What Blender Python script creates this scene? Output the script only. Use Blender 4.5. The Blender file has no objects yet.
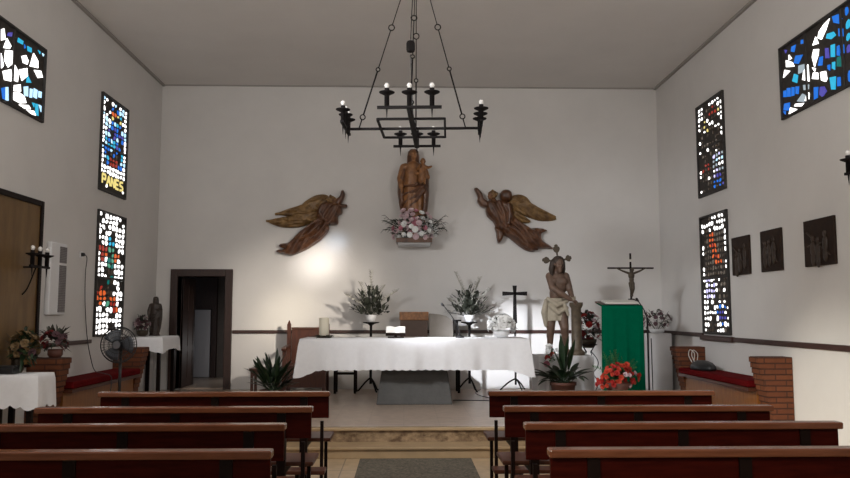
import bpy, bmesh, math, random
from mathutils import Vector, Matrix, Quaternion
from mathutils.geometry import delaunay_2d_cdt
PI = math.pi
SC = bpy.context.scene
COL = SC.collection
rnd = random.Random(7)

# ------------------------------------------------------------------ materials
MATS = {}
def mat(name, col, rough=0.6, metal=0.0, var=0.0, vscale=6.0, bump=0.0, bscale=40.0, col2=None, spec=0.5,
        stretch=(1, 1, 1), sheen=0.0, coat=0.0):
    if name in MATS: return MATS[name]
    m = bpy.data.materials.new(name); m.use_nodes = True
    nt = m.node_tree; b = nt.nodes['Principled BSDF']
    b.inputs['Roughness'].default_value = rough
    b.inputs['Metallic'].default_value = metal
    b.inputs['Specular IOR Level'].default_value = spec
    b.inputs['Sheen Weight'].default_value = sheen
    b.inputs['Coat Weight'].default_value = coat
    b.inputs['Base Color'].default_value = (*col, 1)
    if var > 0 or col2 or bump > 0:
        tc = nt.nodes.new('ShaderNodeTexCoord'); mp = nt.nodes.new('ShaderNodeMapping')
        mp.inputs['Scale'].default_value = stretch
        nt.links.new(tc.outputs['Object'], mp.inputs['Vector'])
    if var > 0 or col2:
        n = nt.nodes.new('ShaderNodeTexNoise'); n.inputs['Scale'].default_value = vscale
        n.inputs['Detail'].default_value = 6; n.inputs['Roughness'].default_value = 0.6
        nt.links.new(mp.outputs['Vector'], n.inputs['Vector'])
        r = nt.nodes.new('ShaderNodeValToRGB')
        c2 = col2 if col2 else tuple(max(0, c * (1 + var)) for c in col)
        c1 = col if col2 else tuple(max(0, c * (1 - var)) for c in col)
        r.color_ramp.elements[0].position = 0.35; r.color_ramp.elements[1].position = 0.65
        r.color_ramp.elements[0].color = (*c1, 1); r.color_ramp.elements[1].color = (*c2, 1)
        nt.links.new(n.outputs['Fac'], r.inputs['Fac']); nt.links.new(r.outputs['Color'], b.inputs['Base Color'])
    if bump > 0:
        n2 = nt.nodes.new('ShaderNodeTexNoise'); n2.inputs['Scale'].default_value = bscale
        n2.inputs['Detail'].default_value = 4
        nt.links.new(mp.outputs['Vector'], n2.inputs['Vector'])
        bp = nt.nodes.new('ShaderNodeBump'); bp.inputs['Strength'].default_value = bump
        bp.inputs['Distance'].default_value = 0.01
        nt.links.new(n2.outputs['Fac'], bp.inputs['Height']); nt.links.new(bp.outputs['Normal'], b.inputs['Normal'])
    MATS[name] = m
    return m

def brick_mat(name, c1, c2, mortar, bw=0.24, bh=0.062, ms=0.012, scale=1.0, rough=0.85, mode='xz', bump=0.6):
    m = bpy.data.materials.new(name); m.use_nodes = True
    nt = m.node_tree; b = nt.nodes['Principled BSDF']; b.inputs['Roughness'].default_value = rough
    tc = nt.nodes.new('ShaderNodeTexCoord'); sp = nt.nodes.new('ShaderNodeSeparateXYZ'); cb = nt.nodes.new('ShaderNodeCombineXYZ')
    nt.links.new(tc.outputs['Object'], sp.inputs['Vector'])
    if mode == 'xz':
        ad = nt.nodes.new('ShaderNodeMath'); ad.operation = 'ADD'
        nt.links.new(sp.outputs['X'], ad.inputs[0]); nt.links.new(sp.outputs['Y'], ad.inputs[1])
        nt.links.new(ad.outputs[0], cb.inputs['X']); nt.links.new(sp.outputs['Z'], cb.inputs['Y'])
    else:
        nt.links.new(sp.outputs['X'], cb.inputs['X']); nt.links.new(sp.outputs['Y'], cb.inputs['Y'])
    br = nt.nodes.new('ShaderNodeTexBrick'); br.inputs['Scale'].default_value = scale
    br.inputs['Color1'].default_value = (*c1, 1); br.inputs['Color2'].default_value = (*c2, 1)
    br.inputs['Mortar'].default_value = (*mortar, 1)
    br.inputs['Brick Width'].default_value = bw; br.inputs['Row Height'].default_value = bh
    br.inputs['Mortar Size'].default_value = ms
    if mode != 'xz': br.offset = 0.0
    nt.links.new(cb.outputs['Vector'], br.inputs['Vector'])
    ns = nt.nodes.new('ShaderNodeTexNoise'); ns.inputs['Scale'].default_value = 9.0; ns.inputs['Detail'].default_value = 8
    nt.links.new(tc.outputs['Object'], ns.inputs['Vector'])
    mx = nt.nodes.new('ShaderNodeMix'); mx.data_type = 'RGBA'; mx.blend_type = 'OVERLAY'
    mx.inputs[0].default_value = 0.45
    nt.links.new(br.outputs['Color'], mx.inputs[6]); nt.links.new(ns.outputs['Color'], mx.inputs[7])
    hs = nt.nodes.new('ShaderNodeRGBToBW'); nt.links.new(ns.outputs['Color'], hs.inputs[0]); nt.links.new(hs.outputs[0], mx.inputs[7])
    nt.links.new(mx.outputs[2], b.inputs['Base Color'])
    bp = nt.nodes.new('ShaderNodeBump'); bp.inputs['Strength'].default_value = bump; bp.inputs['Distance'].default_value = 0.006
    iv = nt.nodes.new('ShaderNodeMath'); iv.operation = 'SUBTRACT'; iv.inputs[0].default_value = 1.0
    nt.links.new(br.outputs['Fac'], iv.inputs[1]); nt.links.new(iv.outputs[0], bp.inputs['Height'])
    nt.links.new(bp.outputs['Normal'], b.inputs['Normal'])
    MATS[name] = m
    return m

def glass_mat(name, col, strength):
    m = bpy.data.materials.new(name); m.use_nodes = True
    b = m.node_tree.nodes['Principled BSDF']
    b.inputs['Base Color'].default_value = (*[min(1, c) * 0.3 for c in col], 1)
    b.inputs['Roughness'].default_value = 0.2
    b.inputs['Emission Color'].default_value = (*col, 1)
    b.inputs['Emission Strength'].default_value = strength
    MATS[name] = m
    return m

# ------------------------------------------------------------------ mesh builder
class MB:
    def __init__(s): s.v = []; s.f = []; s.m = []; s.mi = 0
    def add(s, vs, fs):
        o = len(s.v); s.v += [Vector(v) for v in vs]
        s.f += [tuple(i + o for i in f) for f in fs]; s.m += [s.mi] * len(fs)
        return s
    def box(s, x0, x1, y0, y1, z0, z1):
        return s.add([(x0, y0, z0), (x1, y0, z0), (x1, y1, z0), (x0, y1, z0), (x0, y0, z1), (x1, y0, z1), (x1, y1, z1), (x0, y1, z1)],
                     [(3, 2, 1, 0), (4, 5, 6, 7), (0, 1, 5, 4), (1, 2, 6, 5), (2, 3, 7, 6), (3, 0, 4, 7)])
    def boxr(s, c, size, rot):
        R = rot.to_matrix() if hasattr(rot, 'to_matrix') else rot
        hx, hy, hz = [k / 2 for k in size]; c = Vector(c)
        P = [(-hx, -hy, -hz), (hx, -hy, -hz), (hx, hy, -hz), (-hx, hy, -hz), (-hx, -hy, hz), (hx, -hy, hz), (hx, hy, hz), (-hx, hy, hz)]
        return s.add([c + R @ Vector(p) for p in P], [(3, 2, 1, 0), (4, 5, 6, 7), (0, 1, 5, 4), (1, 2, 6, 5), (2, 3, 7, 6), (3, 0, 4, 7)])
    def tube(s, pts, rad, seg=8, closed=False, caps=True):
        pts = [Vector(p) for p in pts]; n = len(pts)
        if not isinstance(rad, (list, tuple)): rad = [rad] * n
        vs = []; fs = []; up = None
        for i, p in enumerate(pts):
            if closed: t = pts[(i + 1) % n] - pts[i - 1]
            else: t = pts[min(i + 1, n - 1)] - pts[max(i - 1, 0)]
            t = t.normalized() if t.length > 1e-9 else Vector((0, 0, 1))
            if up is None:
                up = Vector((0, 0, 1)) if abs(t.z) < 0.9 else Vector((0, 1, 0))
            a = up - t * up.dot(t)
            a = a.normalized() if a.length > 1e-6 else t.orthogonal().normalized()
            up = a; b = t.cross(a)
            for k in range(seg):
                th = 2 * PI * k / seg
                vs.append(p + (a * math.cos(th) + b * math.sin(th)) * rad[i])
        m = n if closed else n - 1
        for i in range(m):
            j = (i + 1) % n
            for k in range(seg):
                l = (k + 1) % seg
                fs.append((i * seg + k, j * seg + k, j * seg + l, i * seg + l)[::-1])
        if caps and not closed:
            fs.append(tuple(range(seg))); fs.append(tuple(range((n - 1) * seg, n * seg))[::-1])
        return s.add(vs, fs)
    def caps_(s, p0, p1, r0, r1, seg=14):      # capsule with round ends
        p0 = Vector(p0); p1 = Vector(p1); d = (p1 - p0); L = d.length; d = d / L if L > 1e-9 else Vector((0, 0, 1))
        P = []; R = []
        for k in range(5):
            a = PI / 2 * (1 - k / 4); P.append(p0 - d * (r0 * math.sin(a))); R.append(max(1e-4, r0 * math.cos(a)))
        for k in range(5):
            a = PI / 2 * k / 4; P.append(p1 + d * (r1 * math.sin(a))); R.append(max(1e-4, r1 * math.cos(a)))
        return s.tube(P, R, seg)
    def limb(s, pts, rad):
        for i in range(len(pts) - 1): s.caps_(pts[i], pts[i + 1], rad[i], rad[i + 1])
        return s
    def lathe(s, prof, c, seg=24, axis='z', cap=True):
        c = Vector(c); vs = []; fs = []; n = len(prof)
        for r, h in prof:
            for k in range(seg):
                a = 2 * PI * k / seg
                if axis == 'z': vs.append(c + Vector((r * math.cos(a), r * math.sin(a), h)))
                elif axis == 'y': vs.append(c + Vector((r * math.cos(a), h, -r * math.sin(a))))
                else: vs.append(c + Vector((h, r * math.cos(a), r * math.sin(a))))
        for i in range(n - 1):
            for k in range(seg):
                l = (k + 1) % seg
                fs.append((i * seg + k, i * seg + l, (i + 1) * seg + l, (i + 1) * seg + k))
        if cap:
            fs.append(tuple(range(seg))[::-1]); fs.append(tuple(range((n - 1) * seg, n * seg)))
        return s.add(vs, fs)
    def ell(s, c, r, seg=14, rings=8, rot=None):
        c = Vector(c); vs = []; fs = []
        if not isinstance(r, (list, tuple)): r = (r, r, r)
        for i in range(1, rings):
            a = PI * i / rings
            for k in range(seg):
                t = 2 * PI * k / seg
                v = Vector((r[0] * math.sin(a) * math.cos(t), r[1] * math.sin(a) * math.sin(t), -r[2] * math.cos(a)))
                vs.append(c + (rot @ v if rot else v))
        b = Vector((0, 0, -r[2])); t_ = Vector((0, 0, r[2]))
        vs.append(c + (rot @ b if rot else b)); vs.append(c + (rot @ t_ if rot else t_))
        nb = len(vs) - 2
        for i in range(rings - 2):
            for k in range(seg):
                l = (k + 1) % seg
                fs.append((i * seg + k, i * seg + l, (i + 1) * seg + l, (i + 1) * seg + k))
        for k in range(seg):
            l = (k + 1) % seg
            fs.append((nb, l, k)); fs.append(((rings - 2) * seg + k, (rings - 2) * seg + l, nb + 1))
        return s.add(vs, fs)
    def loft(s, rings):
        n = len(rings[0]); vs = [p for r in rings for p in r]; fs = []
        for i in range(len(rings) - 1):
            for k in range(n):
                l = (k + 1) % n
                fs.append((i * n + k, i * n + l, (i + 1) * n + l, (i + 1) * n + k))
        fs.append(tuple(range(n))[::-1]); fs.append(tuple(range((len(rings) - 1) * n, len(rings) * n)))
        return s.add(vs, fs)
    def prism(s, poly, fn, d0, d1):       # poly of 2D points; fn(a, b, depth) -> 3D
        n = len(poly)
        vs = [fn(a, b, d0) for a, b in poly] + [fn(a, b, d1) for a, b in poly]
        fs = [tuple(range(n)), tuple(range(n, 2 * n))[::-1]] + [(i, (i + 1) % n, n + (i + 1) % n, n + i)[::-1] for i in range(n)]
        return s.add(vs, fs)
    def blade(s, base, d, L, w, droop=0.3, segs=6, side=None, curl=0.0):   # a strap-shaped leaf with a folded midrib
        base = Vector(base); d = Vector(d).normalized()
        sd = side or d.cross(Vector((0, 0, 1)))
        sd = sd.normalized() if sd.length > 1e-4 else Vector((1, 0, 0))
        nrm = sd.cross(d).normalized(); vs = []; fs = []
        for i in range(segs + 1):
            t = i / segs
            p = base + d * (L * t) + Vector((0, 0, -1)) * (droop * L * t * t) + nrm * (curl * L * math.sin(t * PI))
            ww = w * (math.sin(PI * min(1, (0.12 + 0.88 * t))) ** 0.8) * 0.5 + 0.0008
            vs += [p - sd * ww + nrm * ww * 0.35, p, p + sd * ww + nrm * ww * 0.35]
        for i in range(segs):
            a = i * 3
            fs += [(a, a + 1, a + 4, a + 3), (a + 1, a + 2, a + 5, a + 4)]
        return s.add(vs, fs)
    def build(s, name, mats, parent=None, smooth=False, bevel=0.0, solid=0.0, auto=None, recalc=True):
        if not isinstance(mats, (list, tuple)): mats = [mats]
        off = Vector((0, 0, 0)); p = parent
        while p is not None: off += p.location; p = p.parent
        me = bpy.data.meshes.new(name)
        me.from_pydata([tuple(v - off) for v in s.v], [], s.f)
        for m in mats: me.materials.append(m)
        if len(mats) > 1: me.polygons.foreach_set('material_index', s.m)
        if recalc:
            bm = bmesh.new(); bm.from_mesh(me); bmesh.ops.recalc_face_normals(bm, faces=bm.faces); bm.to_mesh(me); bm.free()
        if smooth: me.polygons.foreach_set('use_smooth', [True] * len(me.polygons))
        o = bpy.data.objects.new(name, me); COL.objects.link(o)
        if parent is not None: o.parent = parent
        if bevel > 0:
            b = o.modifiers.new('edge', 'BEVEL'); b.width = bevel; b.segments = 2; b.limit_method = 'ANGLE'; b.angle_limit = 0.7
        if solid > 0:
            b = o.modifiers.new('thick', 'SOLIDIFY'); b.thickness = solid; b.offset = 0
        return o

def remesh(o, voxel, smooth=3):
    m = o.modifiers.new('r', 'REMESH'); m.mode = 'VOXEL'; m.voxel_size = voxel
    if smooth:
        k = o.modifiers.new('s', 'SMOOTH'); k.iterations = smooth; k.factor = 0.5
    dg = bpy.context.evaluated_depsgraph_get()
    me = bpy.data.meshes.new_from_object(o.evaluated_get(dg))
    o.modifiers.clear(); old = o.data; o.data = me; me.name = o.name
    if not me.materials:
        for q in old.materials: me.materials.append(q)
    me.polygons.foreach_set('use_smooth', [True] * len(me.polygons))
    return o

def empty(name, loc):
    o = bpy.data.objects.new(name, None); o.empty_display_size = 0.1; o.location = loc; COL.objects.link(o)
    return o
def tag(o, label, cat, group=None):
    o['label'] = label; o['category'] = cat
    if group: o['group'] = group
    return o
def thing(name, label, cat, loc, group=None): return tag(empty(name, loc), label, cat, group)
def struct(o): o['kind'] = 'structure'; return o
def copy_tree(o, parent=None):
    c = o.copy(); COL.objects.link(c)
    if parent is not None: c.parent = parent
    for ch in list(o.children): copy_tree(ch, c)
    return c
def arc(c, r, a0, a1, n, ax, ay):
    c = Vector(c); ax = Vector(ax); ay = Vector(ay)
    return [c + ax * (r * math.cos(a0 + (a1 - a0) * i / n)) + ay * (r * math.sin(a0 + (a1 - a0) * i / n)) for i in range(n + 1)]
def spline(P, n=8, closed=False):
    P = [Vector(p) for p in P]; N = len(P); out = []
    for i in range(N if closed else N - 1):
        if closed: a, b, c, d = P[i - 1], P[i], P[(i + 1) % N], P[(i + 2) % N]
        else: a, b, c, d = P[max(i - 1, 0)], P[i], P[i + 1], P[min(i + 2, N - 1)]
        for k in range(n):
            t = k / n
            out.append(0.5 * ((2 * b) + (c - a) * t + (2 * a - 5 * b + 4 * c - d) * t * t + (3 * b - a - 3 * c + d) * t ** 3))
    if not closed: out.append(P[-1])
    return out

# ------------------------------------------------------------------ the place: metres, x right, y towards the altar wall
XL, XR, YB, YF, ZC, ZP = -4.10, 4.33, 13.20, -6.0, 5.37, 0.27
WALL = mat('plaster', (0.66, 0.64, 0.62), 0.85, var=0.03, vscale=1.3, bump=0.12, bscale=30)
CEIL = mat('ceiling_paint', (0.70, 0.675, 0.65), 0.9, var=0.03, vscale=1.0, bump=0.2, bscale=60)
FLOOR = brick_mat('floor_tiles', (0.46, 0.335, 0.205), (0.50, 0.37, 0.235), (0.20, 0.15, 0.10), bw=0.6, bh=0.6, ms=0.006, rough=0.35, mode='xy', bump=0.2)
PLAT = brick_mat('platform_tiles', (0.41, 0.315, 0.25), (0.43, 0.335, 0.265), (0.36, 0.28, 0.22), bw=0.4, bh=0.4, ms=0.005, rough=0.3, mode='xy', bump=0.2)
MARBLE = mat('veined_stone', (0.10, 0.055, 0.026), 0.4, vscale=13, col2=(0.36, 0.25, 0.145), stretch=(1, 1, 1.4))
STEPM = mat('step_stone', (0.40, 0.285, 0.165), 0.25, var=0.08, vscale=5)
RAILM = mat('dark_rail_wood', (0.045, 0.018, 0.014), 0.45, var=0.3, vscale=12, stretch=(1, 1, 6))
DOORM = mat('door_wood', (0.030, 0.012, 0.008), 0.55, var=0.3, vscale=14, stretch=(6, 6, 1))
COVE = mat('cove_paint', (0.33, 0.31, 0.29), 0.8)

struct(MB().box(XL - .3, XR + .3, YF - .3, YB + .3, -.2, 0).build('floor', FLOOR))
struct(MB().box(XL - .3, XR + .3, YF - .3, YB + .3, ZC, ZC + .2).build('ceiling', CEIL))
struct(MB().box(XL - .3, XL, YF, YB, 0, ZC).build('wall_left', WALL))
struct(MB().box(XR, XR + .3, YF, YB, 0, ZC).build('wall_right', WALL))
struct(MB().box(XL - .3, XR + .3, YF - .3, YF, 0, ZC).build('wall_front', WALL))
DX0, DX1, DZ = -3.74, -2.96, 2.12       # clear door opening
b = MB(); b.box(XL - .3, DX0, YB, YB + .3, 0, ZC); b.box(DX1, XR + .3, YB, YB + .3, 0, ZC); b.box(DX0, DX1, YB, YB + .3, DZ, ZC)
struct(b.build('wall_back', WALL))
# platform and its two steps
b = MB(); b.box(XL, XR, 8.75, YB + .0, 0, ZP - .03)
b.mi = 1; b.box(XL, XR, 8.75, YB, ZP - .03, ZP)
pl = struct(b.build('floor_platform', [MARBLE, PLAT]))
n = MB().box(XL, XR, 8.715, 8.83, ZP - .028, ZP + .004).build('trim_step_nosing', STEPM, bevel=.006); struct(n)
struct(MB().box(XL, XR, 8.39, 8.47, .095, .121).build('trim_step_edge', STEPM, bevel=.005))
st = MB().box(XL, XR, 8.42, 8.75, 0, .12).build('floor_step', STEPM, bevel=.006); struct(st)
# thin cove lines where the ceiling meets the walls
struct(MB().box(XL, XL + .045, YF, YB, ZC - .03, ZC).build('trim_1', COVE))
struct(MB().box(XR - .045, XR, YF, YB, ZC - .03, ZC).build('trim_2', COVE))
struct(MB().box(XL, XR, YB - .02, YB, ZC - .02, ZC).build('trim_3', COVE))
# dado rails
def rail(name, *bx): struct(MB().box(*bx).build(name, RAILM, bevel=.006))
rail('trim_4', DX1 + .13, XR, YB - .03, YB, 1.18, 1.235)
rail('trim_5', XR - .03, XR, 2.0, 10.34, 1.135, 1.195)
rail('trim_6', XR - .03, XR, 11.37, YB, 1.17, 1.23)
rail('trim_7', XL, XL + .03, 9.15, 10.5, 1.12, 1.17)
rail('trim_8', XL, XL + .03, 11.66, 12.0, 1.12, 1.17)
# right wall sill under the low window
struct(MB().box(XR - .05, XR, 10.30, 11.42, 1.13, 1.20).build('trim_9', RAILM, bevel=.006))
# door 1: dark frame, open leaf, and the passage behind
b = MB(); b.box(DX0 - .12, DX0, YB - .04, YB + .3, ZP, DZ + .12); b.box(DX1, DX1 + .12, YB - .04, YB + .3, ZP, DZ + .12); b.box(DX0, DX1, YB - .04, YB + .3, DZ, DZ + .12)
d1 = struct(b.build('door_1', DOORM, bevel=.006))
def panel_door(mb, f, w, h):   # f(u, t, v): u along width, t thickness, v height
    def bx(u0, u1, t0, t1, v0, v1):
        P = [f(u, t, v) for v in (v0, v1) for (u, t) in ((u0, t0), (u1, t0), (u1, t1), (u0, t1))]
        mb.add(P, [(3, 2, 1, 0), (4, 5, 6, 7), (0, 1, 5, 4), (1, 2, 6, 5), (2, 3, 7, 6), (3, 0, 4, 7)])
    bx(0, w, .008, .032, 0, h)
    for u0, u1 in ((0, .1), (w - .1, w), (w / 2 - .04, w / 2 + .04)): bx(u0, u1, 0, .04, 0, h)
    for v0, v1 in ((0, .16), (h * .32, h * .32 + .1), (h * .62, h * .62 + .1), (h - .12, h)): [bx(a_, b_, .002, .038, v0, v1) for a_, b_ in ((.1, w / 2 - .04), (w / 2 + .04, w - .1))]
mb = MB(); a = math.radians(90)
panel_door(mb, lambda u, t, v: Vector((DX0 + .02 + u * math.cos(a) - t * math.sin(a) * -1, YB + .14 + u * math.sin(a), ZP + .01 + v)), .74, 1.83)
mb.build('door_leaf', DOORM, d1)
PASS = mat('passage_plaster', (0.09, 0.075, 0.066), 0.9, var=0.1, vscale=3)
PALE = mat('pale_door_paint', (0.45, 0.43, 0.44), 0.45)
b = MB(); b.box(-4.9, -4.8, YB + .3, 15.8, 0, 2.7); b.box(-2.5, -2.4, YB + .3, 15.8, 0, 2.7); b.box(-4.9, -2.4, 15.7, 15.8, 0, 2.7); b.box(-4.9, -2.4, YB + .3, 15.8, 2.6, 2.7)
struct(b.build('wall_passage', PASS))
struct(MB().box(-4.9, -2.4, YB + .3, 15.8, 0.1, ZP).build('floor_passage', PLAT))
mb = MB(); panel_door(mb, lambda u, t, v: Vector((-4.28 + u, 15.62 + t, ZP + .01 + v)), .5, 1.3)
d2 = struct(mb.build('door_2', PALE))
mb = MB().box(-4.34, -4.25, 15.6, 15.7, ZP, 2.2); mb.box(-3.75, -3.66, 15.6, 15.7, ZP, 2.2); mb.box(-4.25, -3.75, 15.6, 15.7, 1.60, 2.2); mb.build('door_frame_and_shade', DOORM, d2)  # jambs, plus a dark block standing in for the door's shaded upper part

# ------------------------------------------------------------------ stained glass windows
LEAD = mat('dark_window_frame', (0.02, 0.016, 0.014), 0.6)
CONC = mat('dark_glass_mortar', (0.035, 0.028, 0.024), 0.8, var=0.3, vscale=20)
GL = dict(w=((1, .98, .96), 2.4), l=((.5, .78, 1), 1.3), b=((.012, .17, .72), .9), c=((.03, .46, .72), .95), p=((.09, .08, .45), .8),
          t=((.01, .22, .20), .6), g=((.42, .50, .55), .8), r=((.42, .035, .02), .7), o=((.75, .13, .03), .9), y=((.80, .66, .22), 1.0),
          n=((.10, .38, .25), .8), k=((.07, .05, .035), .5), v=((.62, .58, .95), 1.3), d=((.17, .14, .11), .5))
GK = list(GL); GM = [glass_mat('stained_glass_' + k, *GL[k]) for k in GK]
def window(name, side, y0, y1, z0, z1, pieces, mull=(), trans=(), fw=.026):
    xw, s = (XL, 1) if side == 'L' else (XR, -1)
    y0, y1, z0, z1 = y0 + fw, y1 - fw, z0 + fw, z1 - fw
    def P(y, z, d): return (xw + s * d, y, z)
    b = MB()
    def bar(ya, yb, za, zb, d=.035): b.box(min(xw, xw + s * d), max(xw, xw + s * d), ya, yb, za, zb)
    bar(y0 - fw, y0, z0 - fw, z1 + fw); bar(y1, y1 + fw, z0 - fw, z1 + fw); bar(y0, y1, z0 - fw, z0); bar(y0, y1, z1, z1 + fw)
    for m in mull: bar(m - fw * .6, m + fw * .6, z0, z1, .03)
    for t in trans: bar(y0, y1, t - fw * .6, t + fw * .6, .03)
    w = struct(b.build(name, LEAD, bevel=.004))
    g = MB(); g.box(min(xw, xw + s * .010), max(xw, xw + s * .010), y0, y1, z0, z1)
    for c, poly in pieces:
        g.mi = 1 + GK.index(c)
        g.prism(poly, lambda a, bb, d: P(a, bb, d), .008, .018)
    g.build('stained_glass', [CONC] + GM, w)
    return w
def cells(side, y0, y1, z0, z1, nx, ny, fn, seed, shrink=(.5, .76), jit=.26, su=.82):
    R = random.Random(seed); out = []
    G = {}
    for i in range(nx + 1):
        for j in range(ny + 1):
            u = (i + (R.uniform(-jit, jit) if 0 < i < nx else 0)) / nx; v = (j + (R.uniform(-jit, jit) if 0 < j < ny else 0)) / ny
            G[i, j] = (u, v)
    for i in range(nx):
        for j in range(ny):
            q = [G[i, j], G[i + 1, j], G[i + 1, j + 1], G[i, j + 1]]
            cu = sum(p[0] for p in q) / 4; cv = sum(p[1] for p in q) / 4
            c = fn(cu, cv, R)
            sh = R.uniform(*shrink); cut = R.random(); ck = R.randrange(4)
            if c is None: continue
            q = [(cu + (u - cu) * sh * su, cv + (v - cv) * sh) for u, v in q]
            r_ = []          # chipped corners
            for k in range(4):
                a, p, n_ = q[k - 1], q[k], q[(k + 1) % 4]; c1 = R.uniform(.12, .5 if k == ck else .32)
                r_ += [(p[0] + (a[0] - p[0]) * c1, p[1] + (a[1] - p[1]) * c1), (p[0] + (n_[0] - p[0]) * c1, p[1] + (n_[1] - p[1]) * c1)]
            q = r_
            poly = []
            for u, v in q:
                y = y0 + (y1 - y0) * (u if side == 'L' else 1 - u)
                poly.append((y, z0 + (z1 - z0) * v))
            out.append((c, poly))
    return out
LEFT_PIECES=[('w',[(7.93,4.4),(7.97,4.3),(7.89,4.26),(7.88,4.37)]),('w',[(8.0,4.32),(8.09,4.27),(8.06,4.23),(7.94,4.2)]),('w',[(7.98,4.19),(8.12,4.23),(8.14,4.1),(8.05,4.03),(7.97,4.08)]),('w',[(7.9,4.13),(7.96,4.02),(7.92,3.98)]),('w',[(7.95,3.96),(8.11,4.03),(8.15,3.91),(7.99,3.88)]),('w',[(8.19,4.1),(8.28,4.04),(8.26,3.94),(8.16,3.93)]),('w',[(8.28,4.08),(8.45,4.15),(8.47,4.07),(8.35,3.98)]),('w',[(8.32,4.24),(8.41,4.28),(8.47,4.24),(8.45,4.19),(8.36,4.18)]),('w',[(8.58,4.36),(8.69,4.31),(8.7,4.23),(8.51,4.19)]),('w',[(8.61,4.18),(8.77,4.22),(8.82,4.16),(8.71,4.12)]),('c',[(8.47,4.08),(8.56,4.02),(8.45,3.99)]),('w',[(8.18,3.88),(8.32,3.93),(8.34,3.86),(8.19,3.82)]),('w',[(8.16,3.8),(8.3,3.84),(8.42,3.83),(8.47,3.77),(8.34,3.73),(8.2,3.73)]),('w',[(8.31,3.71),(8.52,3.76),(8.58,3.73),(8.44,3.7)]),('w',[(8.48,3.7),(8.65,3.73),(8.7,3.69),(8.59,3.68)]),('p',[(8.02,4.39),(8.1,4.42),(8.09,4.37),(8.0,4.35)]),('c',[(8.23,4.41),(8.34,4.41),(8.33,4.37),(8.22,4.36)]),('b',[(8.37,4.39),(8.4,4.36),(8.37,4.34)]),('c',[(8.43,4.39),(8.53,4.4),(8.53,4.35),(8.45,4.34)]),('c',[(8.68,4.43),(8.74,4.43),(8.73,4.4)]),('l',[(8.78,4.43),(8.83,4.43),(8.81,4.4)]),('b',[(7.94,3.78),(8.01,3.81),(8.02,3.68),(7.98,3.67)]),('l',[(8.01,3.81),(8.07,3.83),(8.09,3.69),(8.03,3.68)]),('l',[(8.4,3.93),(8.49,3.96),(8.5,3.85),(8.42,3.84)]),('l',[(8.54,3.95),(8.6,3.96),(8.59,3.86),(8.54,3.85)]),('l',[(8.63,3.98),(8.71,3.98),(8.7,3.88),(8.62,3.88)]),('l',[(8.74,3.98),(8.81,3.99),(8.81,3.92),(8.74,3.91)]),('c',[(8.6,3.81),(8.66,3.82),(8.65,3.77)]),('c',[(8.68,3.82),(8.74,3.83),(8.76,3.7),(8.69,3.7)]),('l',[(8.76,3.83),(8.82,3.83),(8.82,3.76)])]
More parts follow.
